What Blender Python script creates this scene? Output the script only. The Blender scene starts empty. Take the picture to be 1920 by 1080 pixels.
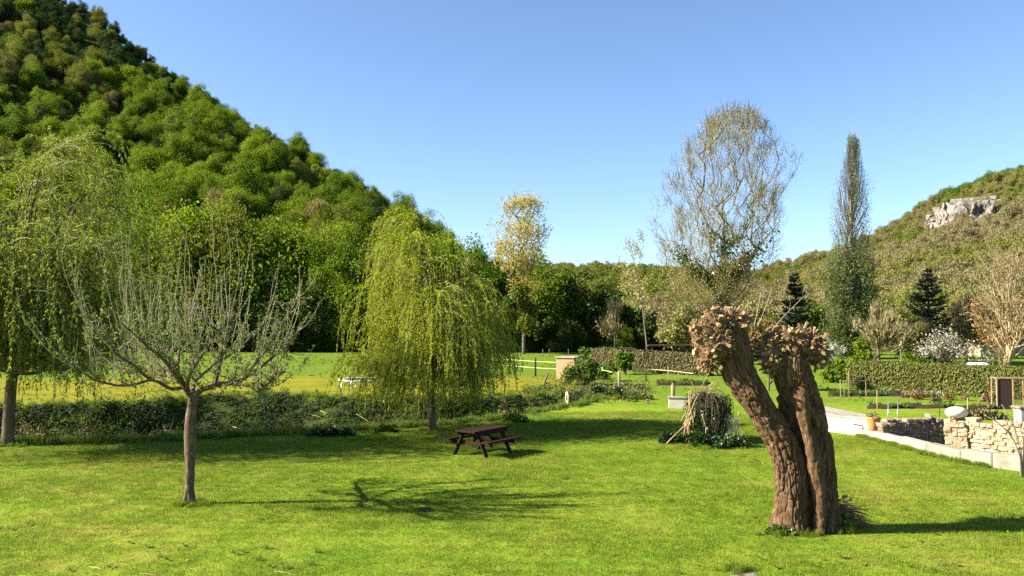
import bpy, math, random
import numpy as np
from mathutils import Vector, Matrix

sc = bpy.context.scene
COL = sc.collection
R = math.radians

# ------------------------------------------------------------------ camera
F_PX = 1567.0                       # focal length in pixels of the 1920 wide photograph
CAM_H = 4.0
PITCH = math.atan(60 / F_PX)
cam_data = bpy.data.cameras.new('camera')
cam = bpy.data.objects.new('camera', cam_data)
COL.objects.link(cam)
sc.camera = cam
cam_data.sensor_width = 36.0
cam_data.lens = 36.0 * F_PX / 1920.0
cam_data.clip_start = 0.1
cam_data.clip_end = 9000
cam.location = (0, 0, CAM_H)
cam.rotation_euler = (R(90) + PITCH, 0, 0)

# ------------------------------------------------------------------ sky, sun, exposure
SUN_EL = R(32)
SUN_AZ = R(5)                       # sun stands left, a touch behind the viewer
world = bpy.data.worlds.new('World')
sc.world = world
world.use_nodes = True
wn = world.node_tree
sky = wn.nodes.new('ShaderNodeTexSky')
sky.sky_type = 'NISHITA'
sky.sun_disc = False
sky.sun_elevation = SUN_EL
sky.sun_rotation = R(-90) - SUN_AZ
sky.altitude = 600
sky.air_density = 0.8
sky.dust_density = 1.0
sky.ozone_density = 3.5
bg = wn.nodes['Background']
bg.inputs['Strength'].default_value = 0.066
wn.links.new(sky.outputs[0], bg.inputs['Color'])
sun_data = bpy.data.lights.new('sun', 'SUN')
sun_data.energy = 5.0
sun_data.angle = R(0.53)
sun_data.color = (1.0, 0.90, 0.74)
sun = bpy.data.objects.new('sun', sun_data)
COL.objects.link(sun)
sun.location = (-60, -5, 60)
to_sun = Vector((-math.cos(SUN_EL) * math.cos(SUN_AZ), -math.cos(SUN_EL) * math.sin(SUN_AZ), math.sin(SUN_EL)))
sun.rotation_euler = to_sun.to_track_quat('Z', 'Y').to_euler()
vs = sc.view_settings
vs.view_transform = 'Standard'
vs.look = 'None'
vs.exposure = 2.0
vs.gamma = 1.0
vs.use_curve_mapping = False
sc.cycles.use_denoising = False
sc.cycles.max_bounces = 6
sc.cycles.diffuse_bounces = 3
sc.cycles.transmission_bounces = 4
sc.cycles.caustics_reflective = False
sc.cycles.caustics_refractive = False

# ------------------------------------------------------------------ pixel helpers
CP, SP = math.cos(PITCH), math.sin(PITCH)
def ray(px, py):
    u, v = (px - 960) / F_PX, (540 - py) / F_PX
    return np.array([u, CP - v * SP, SP + v * CP])
def G(px, py, z=0.0):               # where the pixel's ray meets the level z
    d = ray(px, py)
    t = (z - CAM_H) / d[2]
    return np.array([d[0] * t, d[1] * t, z])
def P(px, py, Y):                   # the point of the pixel's ray at depth Y
    d = ray(px, py)
    t = Y / d[1]
    return np.array([d[0] * t, Y, CAM_H + d[2] * t])
def proj(p):
    y = p[1] * CP + (p[2] - CAM_H) * SP
    v = -p[1] * SP + (p[2] - CAM_H) * CP
    return 960 + F_PX * p[0] / y, 540 - F_PX * v / y

# ------------------------------------------------------------------ noise
def _hash(ix, iy, iz, seed):
    h = (ix.astype(np.int64) * 374761393 + iy.astype(np.int64) * 668265263 + iz.astype(np.int64) * 2147483647 + seed * 974711) & 0xFFFFFFFF
    h = ((h ^ (h >> 13)) * 1274126177) & 0xFFFFFFFF
    h = ((h ^ (h >> 16)) * 2246822519) & 0xFFFFFFFF
    return ((h ^ (h >> 15)) & 0xFFFF) / 32767.5 - 1.0
def vn(p, seed=0):
    p = np.asarray(p, float)
    if p.ndim == 1: p = p[None]
    i = np.floor(p)
    f = p - i
    f = f * f * (3 - 2 * f)
    ix, iy, iz = i[:, 0], i[:, 1], i[:, 2]
    out = 0
    for a in (0, 1):
        for b in (0, 1):
            for c in (0, 1):
                w = (f[:, 0] if a else 1 - f[:, 0]) * (f[:, 1] if b else 1 - f[:, 1]) * (f[:, 2] if c else 1 - f[:, 2])
                out = out + w * _hash(ix + a, iy + b, iz + c, seed)
    return out
def fbm(p, seed=0, octv=4, gain=0.5):
    p = np.asarray(p, float)
    s, a = 0, 1.0
    for k in range(octv):
        s = s + a * vn(p * (2.03 ** k), seed + k * 17)
        a *= gain
    return s
def sstep(a, b, x):
    t = np.clip((np.asarray(x, float) - a) / (b - a), 0, 1)
    return t * t * (3 - 2 * t)

# ------------------------------------------------------------------ materials
MATS = {}
class NT:
    def __init__(self, name):
        self.m = bpy.data.materials.new(name)
        self.m.use_nodes = True
        self.t = self.m.node_tree
        self.t.nodes.clear()
        self.out = self.n('ShaderNodeOutputMaterial')
        MATS[name] = self.m
    def n(self, typ, ins=None, **props):
        nd = self.t.nodes.new(typ)
        for k, v in props.items(): setattr(nd, k, v)
        for k, v in (ins or {}).items():
            if isinstance(v, bpy.types.NodeSocket): self.t.links.new(v, nd.inputs[k])
            else: nd.inputs[k].default_value = v
        return nd
    def math(self, op, a, b=0.0, c=None):
        d = {0: a, 1: b}
        if c is not None: d[2] = c
        return self.n('ShaderNodeMath', d, operation=op).outputs[0]
    def mix(self, f, a, b, blend='MIX'):
        nd = self.n('ShaderNodeMix', None, data_type='RGBA', blend_type=blend)
        for k, v in ((0, f), (6, a), (7, b)):
            if isinstance(v, bpy.types.NodeSocket): self.t.links.new(v, nd.inputs[k])
            else: nd.inputs[k].default_value = v if k == 0 else (*v[:3], 1)
        return nd.outputs[2]
    def ramp(self, fac, stops):
        nd = self.n('ShaderNodeValToRGB', {0: fac})
        e = nd.color_ramp.elements
        while len(e) < len(stops): e.new(0.5)
        for el, (p, c) in zip(e, stops):
            el.position = p
            el.color = (*c, 1) if len(c) == 3 else c
        return nd.outputs[0]
    def noise(self, vec, scale, detail=3, rough=0.55, dist=0.0):
        return self.n('ShaderNodeTexNoise', {'Vector': vec, 'Scale': scale, 'Detail': detail, 'Roughness': rough, 'Distortion': dist}).outputs[0]
    def wpos(self): return self.n('ShaderNodeNewGeometry').outputs['Position']
    def opos(self): return self.n('ShaderNodeTexCoord').outputs['Object']
    def scaled(self, vec, s):
        return self.n('ShaderNodeVectorMath', {0: vec, 1: s}, operation='MULTIPLY').outputs[0]
    def bump(self, h, strength, dist):
        return self.n('ShaderNodeBump', {'Height': h, 'Strength': strength, 'Distance': dist}).outputs[0]
    def surf(self, sh): self.t.links.new(sh, self.out.inputs['Surface'])
    def pbr(self, col, rough=0.8, spec=0.3, normal=None, metal=0.0):
        nd = self.n('ShaderNodeBsdfPrincipled', {'Roughness': rough, 'Specular IOR Level': spec, 'Metallic': metal})
        if isinstance(col, bpy.types.NodeSocket): self.t.links.new(col, nd.inputs['Base Color'])
        else: nd.inputs['Base Color'].default_value = (*col, 1)
        if normal is not None: self.t.links.new(normal, nd.inputs['Normal'])
        self.surf(nd.outputs[0])
        return nd

def leaf_mat(name, stops, trans=0.35, rough=0.55, spec=0.25, nscale=0.25, wr=0.4, wo=0.35, wnz=0.5):
    """leaf colour: own random per leaf, per tree and per clump"""
    t = NT(name)
    rnd = t.n('ShaderNodeAttribute', None, attribute_name='rnd').outputs['Fac']
    obj = t.n('ShaderNodeObjectInfo').outputs['Random']
    nz = t.noise(t.wpos(), nscale, 2)
    a = t.math('MULTIPLY', rnd, wr)
    a = t.math('MULTIPLY_ADD', obj, wo, a)
    a = t.math('MULTIPLY_ADD', nz, wnz, a)
    a = t.math('SUBTRACT', a, (wr + wo + wnz - 1) / 2)
    col = t.ramp(a, stops)
    p = t.n('ShaderNodeBsdfPrincipled', {'Base Color': col, 'Roughness': rough, 'Specular IOR Level': spec})
    tr = t.n('ShaderNodeBsdfTranslucent', {'Color': t.mix(1.0, col, (1.25, 1.2, 0.6), 'MULTIPLY')})
    mx = t.n('ShaderNodeMixShader', {0: trans, 1: p.outputs[0], 2: tr.outputs[0]})
    t.surf(mx.outputs[0])
    return t.m

def bark_mat(name, c1, c2, c3, sc_=6.0, stretch=0.2, bump=0.6, dist=0.02):
    t = NT(name)
    v = t.scaled(t.opos(), (1, 1, stretch))
    n1 = t.noise(v, sc_, 6, 0.65)
    n2 = t.noise(t.opos(), sc_ * 0.25, 3)
    n3 = t.noise(v, sc_ * 4, 4, 0.7)
    col = t.ramp(n1, [(0.30, c1), (0.52, c2), (0.72, c3)])
    col = t.mix(t.math('MULTIPLY', n2, 0.45), col, c2)
    h = t.math('MULTIPLY_ADD', n3, 0.5, n1)
    t.pbr(col, 0.9, 0.15, t.bump(h, bump, dist))
    return t.m

def plain_mat(name, c1, c2, rough=0.8, spec=0.3, scale=8, bump=0.2, dist=0.01, metal=0, stretch=None):
    t = NT(name)
    v = t.opos() if stretch is None else t.scaled(t.opos(), stretch)
    n1 = t.noise(v, scale, 5, 0.6)
    n2 = t.noise(v, scale * 6, 4, 0.6)
    rnd = t.n('ShaderNodeObjectInfo').outputs['Random']
    f = t.math('MULTIPLY_ADD', n2, 0.35, t.math('MULTIPLY', n1, 0.75))
    f = t.math('MULTIPLY_ADD', t.math('SUBTRACT', rnd, 0.5), 0.25, f)
    t.pbr(t.ramp(f, [(0.3, c1), (0.75, c2)]), rough, spec, t.bump(f, bump, dist), metal)
    return t.m

# foliage
leaf_mat('leaf_forest_bright', [(0.0, (0.070, 0.120, 0.008)), (0.5, (0.125, 0.195, 0.012)), (1.0, (0.195, 0.262, 0.020))], trans=.45, spec=0.06, wo=0.5, wr=.3, wnz=.45)
leaf_mat('leaf_forest_mid', [(0.0, (0.052, 0.095, 0.008)), (0.5, (0.098, 0.158, 0.012)), (1.0, (0.165, 0.222, 0.018))], trans=.45, spec=0.06, wo=0.5, wr=.3, wnz=.45)
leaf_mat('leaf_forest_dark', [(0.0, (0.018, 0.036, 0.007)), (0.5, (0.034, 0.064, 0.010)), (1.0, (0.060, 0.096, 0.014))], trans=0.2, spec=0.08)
leaf_mat('leaf_forest_olive', [(0.0, (0.085, 0.105, 0.016)), (0.5, (0.130, 0.152, 0.024)), (1.0, (0.180, 0.195, 0.036))], trans=.4, spec=0.06, wo=0.5)
leaf_mat('leaf_forest_brown', [(0.0, (0.100, 0.088, 0.026)), (0.5, (0.150, 0.132, 0.040)), (1.0, (0.200, 0.175, 0.055))], trans=0.15, spec=0.05, wo=0.5)
leaf_mat('leaf_scrub_olive', wr=.15, wnz=.75, stops=[(0.0, (0.105, 0.105, 0.034)), (0.5, (0.165, 0.165, 0.052)), (1.0, (0.230, 0.225, 0.070))], trans=0.25, nscale=0.05, spec=0.06)
leaf_mat('leaf_scrub_tan', wr=.15, wnz=.75, stops=[(0.0, (0.130, 0.112, 0.056)), (0.5, (0.185, 0.160, 0.080)), (1.0, (0.240, 0.210, 0.105))], trans=0.2, nscale=0.05, spec=0.06)
leaf_mat('leaf_scrub_green', wr=.15, wnz=.75, stops=[(0.0, (0.060, 0.090, 0.016)), (0.5, (0.090, 0.135, 0.022)), (1.0, (0.15, 0.20, 0.022))], trans=0.3, nscale=0.05, spec=0.06)
leaf_mat('leaf_willow', [(0.0, (0.170, 0.210, 0.014)), (0.5, (0.265, 0.315, 0.022)), (1.0, (0.360, 0.390, 0.040))], trans=0.45, nscale=0.6, spec=0.1)
leaf_mat('leaf_willow_pale', [(0.0, (0.105, 0.145, 0.022)), (0.5, (0.175, 0.220, 0.034)), (1.0, (0.300, 0.330, 0.050))], trans=0.45, nscale=0.6, spec=0.12)
leaf_mat('leaf_apple', [(0.0, (0.085, 0.130, 0.030)), (0.5, (0.150, 0.200, 0.060)), (1.0, (0.30, 0.33, 0.17))], trans=0.35, nscale=1.5, spec=0.12)
leaf_mat('leaf_yellow', [(0.0, (0.25, 0.21, 0.045)), (0.5, (0.38, 0.325, 0.075)), (1.0, (0.48, 0.43, 0.12))], trans=0.4, nscale=0.3)
leaf_mat('leaf_poplar_tan', [(0.0, (0.22, 0.20, 0.070)), (0.5, (0.32, 0.285, 0.11)), (1.0, (0.41, 0.37, 0.16))], trans=0.35, nscale=0.3)
leaf_mat('leaf_poplar_green', [(0.0, (0.035, 0.055, 0.014)), (0.5, (0.060, 0.090, 0.020)), (1.0, (0.11, 0.14, 0.03))], trans=0.3, nscale=0.3)
leaf_mat('leaf_poplar_grey', [(0.0, (0.13, 0.13, 0.075)), (0.5, (0.19, 0.19, 0.11)), (1.0, (0.25, 0.25, 0.15))], trans=0.3, nscale=0.3)
leaf_mat('leaf_ivy', [(0.0, (0.012, 0.030, 0.008)), (0.5, (0.028, 0.060, 0.012)), (1.0, (0.060, 0.105, 0.020))], trans=0.12, rough=0.35, spec=0.45, nscale=1.0)
leaf_mat('leaf_ivy_bright', [(0.0, (0.025, 0.070, 0.010)), (0.5, (0.055, 0.125, 0.016)), (1.0, (0.12, 0.20, 0.03))], trans=0.25, rough=0.4, spec=0.3, nscale=1.0)
leaf_mat('leaf_needle', [(0.0, (0.010, 0.022, 0.012)), (0.5, (0.018, 0.036, 0.018)), (1.0, (0.034, 0.056, 0.026))], trans=0.05, nscale=1.0)
leaf_mat('leaf_bramble', [(0.0, (0.010, 0.024, 0.006)), (0.5, (0.022, 0.048, 0.009)), (1.0, (0.052, 0.090, 0.012))], trans=0.2, nscale=0.7, spec=0.08)
leaf_mat('leaf_weed', [(0.0, (0.035, 0.070, 0.012)), (0.45, (0.065, 0.120, 0.018)), (0.8, (0.11, 0.16, 0.03)), (1.0, (0.20, 0.17, 0.08))], trans=0.3, nscale=0.8, spec=0.08)
leaf_mat('leaf_dry', [(0.0, (0.10, 0.075, 0.035)), (0.5, (0.19, 0.145, 0.065)), (1.0, (0.29, 0.23, 0.12))], trans=0.25, nscale=1.0)
leaf_mat('leaf_brown_tree', [(0.0, (0.10, 0.062, 0.022)), (0.5, (0.18, 0.115, 0.040)), (1.0, (0.26, 0.175, 0.065))], trans=0.3, nscale=1.0)
leaf_mat('leaf_orange', [(0.0, (0.19, 0.12, 0.05)), (0.5, (0.27, 0.175, 0.075)), (1.0, (0.33, 0.23, 0.10))], trans=0.3, nscale=1.0)
leaf_mat('leaf_hedge', [(0.0, (0.055, 0.062, 0.014)), (0.5, (0.105, 0.115, 0.020)), (1.0, (0.17, 0.165, 0.035))], trans=0.2, nscale=0.8, wo=0.1)
leaf_mat('leaf_hedge_brown', [(0.0, (0.060, 0.050, 0.020)), (0.5, (0.095, 0.085, 0.030)), (1.0, (0.14, 0.125, 0.042))], trans=0.15, nscale=0.8, wo=0.1)
leaf_mat('petal_white', [(0.0, (0.22, 0.22, 0.17)), (0.5, (0.34, 0.33, 0.28)), (1.0, (0.48, 0.46, 0.41))], trans=0.3, nscale=1.0)
leaf_mat('petal_yellow', [(0.0, (0.65, 0.45, 0.02)), (1.0, (0.8, 0.6, 0.03))], trans=0.2)
leaf_mat('twig_brown', [(0.0, (0.075, 0.055, 0.035)), (0.5, (0.12, 0.09, 0.058)), (1.0, (0.17, 0.135, 0.09))], trans=0.0, spec=0.1)
leaf_mat('twig_dark', [(0.0, (0.030, 0.020, 0.013)), (0.5, (0.060, 0.042, 0.027)), (1.0, (0.11, 0.08, 0.05))], trans=0.0, spec=0.1)
leaf_mat('twig_grey', [(0.0, (0.15, 0.13, 0.11)), (0.5, (0.22, 0.19, 0.16)), (1.0, (0.29, 0.255, 0.21))], trans=0.0, spec=0.1)
leaf_mat('twig_red', [(0.0, (0.10, 0.050, 0.022)), (0.5, (0.19, 0.100, 0.046)), (1.0, (0.32, 0.19, 0.09))], trans=0.0, spec=0.2)
leaf_mat('straw', [(0.0, (0.22, 0.15, 0.06)), (0.5, (0.36, 0.27, 0.12)), (1.0, (0.50, 0.40, 0.21))], trans=0.0, spec=0.2, nscale=2)
# barks
bark_mat('bark_pollard', (0.030, 0.017, 0.009), (0.105, 0.062, 0.032), (0.275, 0.172, 0.092), 16, 0.2, 1.0, 0.03)
bark_mat('bark_burl', (0.045, 0.027, 0.015), (0.125, 0.078, 0.042), (0.25, 0.17, 0.09), 18, 0.8, 0.9, 0.03)
bark_mat('bark_apple', (0.040, 0.028, 0.019), (0.098, 0.070, 0.046), (0.22, 0.17, 0.115), 14, 0.35, 0.5, 0.01)
bark_mat('bark_dark', (0.020, 0.015, 0.011), (0.045, 0.034, 0.025), (0.085, 0.066, 0.048), 6, 0.25, 0.6, 0.03)
bark_mat('bark_willow', (0.050, 0.036, 0.024), (0.11, 0.080, 0.050), (0.19, 0.14, 0.09), 8, 0.2, 0.7, 0.02)
bark_mat('bark_grey', (0.065, 0.055, 0.045), (0.12, 0.10, 0.08), (0.19, 0.165, 0.13), 5, 0.25, 0.5, 0.03)
bark_mat('bark_shoot', (0.15, 0.11, 0.08), (0.26, 0.205, 0.16), (0.38, 0.32, 0.26), 20, 0.3, 0.2, 0.005)
bark_mat('bark_pale', (0.20, 0.14, 0.075), (0.33, 0.25, 0.14), (0.46, 0.37, 0.23), 12, 0.15, 0.3, 0.01)
bark_mat('bark_stub', (0.075, 0.047, 0.021), (0.21, 0.145, 0.070), (0.40, 0.30, 0.16), 20, 0.8, 0.6, 0.02)
plain_mat('wood_cut', (0.46, 0.33, 0.16), (0.70, 0.57, 0.34), 0.75, 0.2, 12, 0.3, 0.004)
plain_mat('wood_cut_brown', (0.22, 0.115, 0.045), (0.40, 0.23, 0.10), 0.8, 0.2, 12, 0.3, 0.004)
plain_mat('wood_cut_yellow', (0.48, 0.33, 0.07), (0.62, 0.46, 0.13), 0.75, 0.2, 12, 0.3, 0.004)
plain_mat('wood_table', (0.010, 0.006, 0.004), (0.034, 0.018, 0.012), 0.8, 0.08, 3, 0.5, 0.006, 0, (1, 12, 12))
plain_mat('wood_post', (0.16, 0.11, 0.065), (0.34, 0.26, 0.17), 0.85, 0.2, 5, 0.5, 0.01, 0, (8, 8, 1))
plain_mat('wood_frame', (0.20, 0.12, 0.07), (0.38, 0.26, 0.16), 0.8, 0.2, 4, 0.3, 0.005)
plain_mat('concrete_pale', (0.095, 0.082, 0.060), (0.31, 0.28, 0.22), 0.9, 0.2, 2.2, 0.5, 0.02)
plain_mat('render_white', (0.28, 0.255, 0.21), (0.44, 0.41, 0.35), 0.85, 0.2, 1.5, 0.25, 0.01)
plain_mat('stone_tan', (0.20, 0.135, 0.075), (0.46, 0.36, 0.23), 0.9, 0.2, 4, 0.7, 0.02)
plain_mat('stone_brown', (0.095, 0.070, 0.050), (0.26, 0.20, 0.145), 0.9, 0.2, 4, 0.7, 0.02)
plain_mat('stone_white', (0.42, 0.38, 0.29), (0.62, 0.58, 0.49), 0.9, 0.2, 4, 0.6, 0.01)
plain_mat('mortar', (0.20, 0.16, 0.11), (0.36, 0.30, 0.22), 0.95, 0.1, 6, 0.5, 0.02)
plain_mat('terracotta', (0.36, 0.15, 0.05), (0.52, 0.25, 0.09), 0.8, 0.2, 6, 0.15, 0.005)
plain_mat('metal_grey', (0.34, 0.36, 0.38), (0.50, 0.52, 0.55), 0.35, 0.5, 4, 0.05, 0.002, 0.8)
plain_mat('plastic_white', (0.62, 0.63, 0.64), (0.76, 0.77, 0.78), 0.5, 0.4, 3, 0.05, 0.003)
plain_mat('fabric_black', (0.012, 0.012, 0.014), (0.03, 0.03, 0.034), 0.7, 0.3, 5, 0.1, 0.003)
plain_mat('net_dark', (0.030, 0.020, 0.018), (0.065, 0.045, 0.038), 0.9, 0.1, 20, 0.3, 0.004)
plain_mat('roof_red', (0.030, 0.016, 0.012), (0.065, 0.034, 0.025), 0.85, 0.2, 2, 0.2, 0.01)
plain_mat('roof_tile', (0.34, 0.13, 0.045), (0.50, 0.23, 0.09), 0.85, 0.2, 2, 0.3, 0.02)
plain_mat('wall_cream', (0.22, 0.17, 0.12), (0.32, 0.26, 0.19), 0.9, 0.2, 1, 0.2, 0.01)
plain_mat('soil', (0.018, 0.013, 0.009), (0.048, 0.034, 0.022), 0.95, 0.1, 3, 0.8, 0.05)
plain_mat('tape_yellow', (0.55, 0.55, 0.20), (0.70, 0.70, 0.35), 0.6, 0.3, 3, 0.0, 0.001)
plain_mat('glass_dark', (0.015, 0.018, 0.02), (0.03, 0.035, 0.04), 0.1, 0.6, 3, 0.0, 0.001)

def make_brick():
    t = NT('brick')
    so = t.n('ShaderNodeSeparateXYZ', {0: t.opos()})
    cv = t.n('ShaderNodeCombineXYZ', {0: t.math('ADD', so.outputs[0], so.outputs[1]), 1: so.outputs[2]})
    b = t.n('ShaderNodeTexBrick', {'Vector': cv.outputs[0], 'Color1': (0.36, 0.12, 0.06, 1), 'Color2': (0.46, 0.18, 0.09, 1), 'Mortar': (0.5, 0.42, 0.33, 1), 'Scale': 4.5, 'Mortar Size': 0.02})
    n = t.noise(t.opos(), 3, 4)
    t.pbr(t.mix(t.math('MULTIPLY', n, 0.35), b.outputs[0], (0.45, 0.25, 0.14)), 0.9, 0.2)
make_brick()

def make_cliff():
    t = NT('limestone')
    v = t.scaled(t.wpos(), (1, 1, 0.45))
    n1 = t.noise(v, 0.22, 6, 0.65)
    n2 = t.noise(v, 0.9, 6, 0.7)
    f = t.math('MULTIPLY_ADD', n2, 0.6, t.math('MULTIPLY', n1, 0.5))
    col = t.ramp(f, [(0.38, (0.045, 0.042, 0.030)), (0.50, (0.12, 0.11, 0.095)), (0.62, (0.23, 0.215, 0.19)), (0.8, (0.19, 0.16, 0.12))])
    t.pbr(col, 0.95, 0.1, t.bump(f, 1.0, 1.2))
make_cliff()

LAWN = {}
def lawn_color(t, wp):
    """shared by the turf and its blades: fresh green with yellower, drier patches"""
    n1 = t.noise(wp, 0.16, 3, 0.5)
    n2 = t.noise(wp, 0.9, 4, 0.6)
    n3 = t.noise(wp, 6.0, 3, 0.6)
    f = t.math('MULTIPLY_ADD', n2, 0.55, t.math('MULTIPLY', n1, 0.55))
    f = t.math('MULTIPLY_ADD', n3, 0.30, f)
    f = t.math('SUBTRACT', f, 0.02)
    return t.ramp(f, [(0.38, (0.050, 0.112, 0.008)), (0.55, (0.095, 0.168, 0.012)), (0.70, (0.140, 0.202, 0.016)), (0.85, (0.205, 0.212, 0.034))])
def make_ground():
    t = NT('ground')
    wp = t.wpos()
    z = t.n('ShaderNodeAttribute', None, attribute_name='zone').outputs['Color']
    sep = t.n('ShaderNodeSeparateColor', {0: z})
    lawn = lawn_color(t, wp)
    nd = t.noise(t.scaled(wp, (0.6, 1.6, 1)), 0.55, 5, 0.6)
    nf = t.noise(t.scaled(wp, (0.7, 1.0, 1)), 2.4, 4, 0.65)
    nm = t.math('MULTIPLY_ADD', nf, 0.5, t.math('MULTIPLY', nd, 0.6))
    dry = t.ramp(nm, [(0.38, (0.055, 0.055, 0.008)), (0.46, (0.125, 0.130, 0.012)), (0.62, (0.170, 0.170, 0.016)), (0.82, (0.22, 0.19, 0.040))])
    lush = t.ramp(nm, [(0.35, (0.066, 0.110, 0.012)), (0.6, (0.100, 0.152, 0.016)), (0.8, (0.15, 0.185, 0.026))])
    soil = t.ramp(nm, [(0.35, (0.020, 0.026, 0.008)), (0.6, (0.036, 0.052, 0.012)), (0.8, (0.07, 0.070, 0.024))])
    c = t.mix(sep.outputs['Red'], lawn, dry)
    c = t.mix(sep.outputs['Blue'], c, lush)
    c = t.mix(sep.outputs['Green'], c, soil)
    h = t.math('MULTIPLY_ADD', t.noise(wp, 14, 4, 0.7), 0.4, nf)
    t.pbr(c, 0.95, 0.03, t.bump(h, 0.7, 0.10))
make_ground()
def make_blade():
    t = NT('grass_blade')
    rnd = t.n('ShaderNodeAttribute', None, attribute_name='rnd').outputs['Fac']
    c = lawn_color(t, t.wpos())
    c = t.mix(t.math('MULTIPLY', rnd, 0.45), c, (0.215, 0.25, 0.035))
    p = t.n('ShaderNodeBsdfPrincipled', {'Base Color': c, 'Roughness': 0.5, 'Specular IOR Level': 0.10})
    tr = t.n('ShaderNodeBsdfTranslucent', {'Color': c})
    t.surf(t.n('ShaderNodeMixShader', {0: 0.4, 1: p.outputs[0], 2: tr.outputs[0]}).outputs[0])
make_blade()
def make_meadow_blade():
    t = NT('meadow_blade')
    rnd = t.n('ShaderNodeAttribute', None, attribute_name='rnd').outputs['Fac']
    nz = t.noise(t.wpos(), 0.5, 3)
    c = t.ramp(t.math('MULTIPLY_ADD', rnd, 0.5, t.math('MULTIPLY', nz, 0.6)), [(0.2, (0.05, 0.10, 0.012)), (0.5, (0.10, 0.17, 0.016)), (0.9, (0.22, 0.23, 0.05))])
    p = t.n('ShaderNodeBsdfPrincipled', {'Base Color': c, 'Roughness': 0.6, 'Specular IOR Level': 0.2})
    tr = t.n('ShaderNodeBsdfTranslucent', {'Color': c})
    t.surf(t.n('ShaderNodeMixShader', {0: 0.35, 1: p.outputs[0], 2: tr.outputs[0]}).outputs[0])
make_meadow_blade()
def make_forest_floor(name, a, b):
    t = NT(name)
    n = t.noise(t.wpos(), 0.12, 6, 0.6)
    t.pbr(t.ramp(n, [(0.35, a), (0.65, b)]), 0.95, 0.1, t.bump(n, 0.8, 1.0))
make_forest_floor('forest_floor', (0.030, 0.045, 0.010), (0.070, 0.090, 0.018))
make_forest_floor('scrub_floor', (0.075, 0.066, 0.030), (0.125, 0.105, 0.055))

# ------------------------------------------------------------------ mesh builder
def link(o, parent=None):
    COL.objects.link(o)
    if parent is not None: o.parent = parent
    return o
def tag(o, label, cat, group=None):
    o['label'] = label
    o['category'] = cat
    if group: o['group'] = group
    return o
def kind(o, k):
    o['kind'] = k
    return o
def thing(name, label, cat, loc=(0, 0, 0), rz=0.0, group=None):
    o = bpy.data.objects.new(name, None)
    o.empty_display_size = 0.2
    link(o)
    o.location = loc
    o.rotation_euler = (0, 0, rz)
    return tag(o, label, cat, group)

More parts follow.
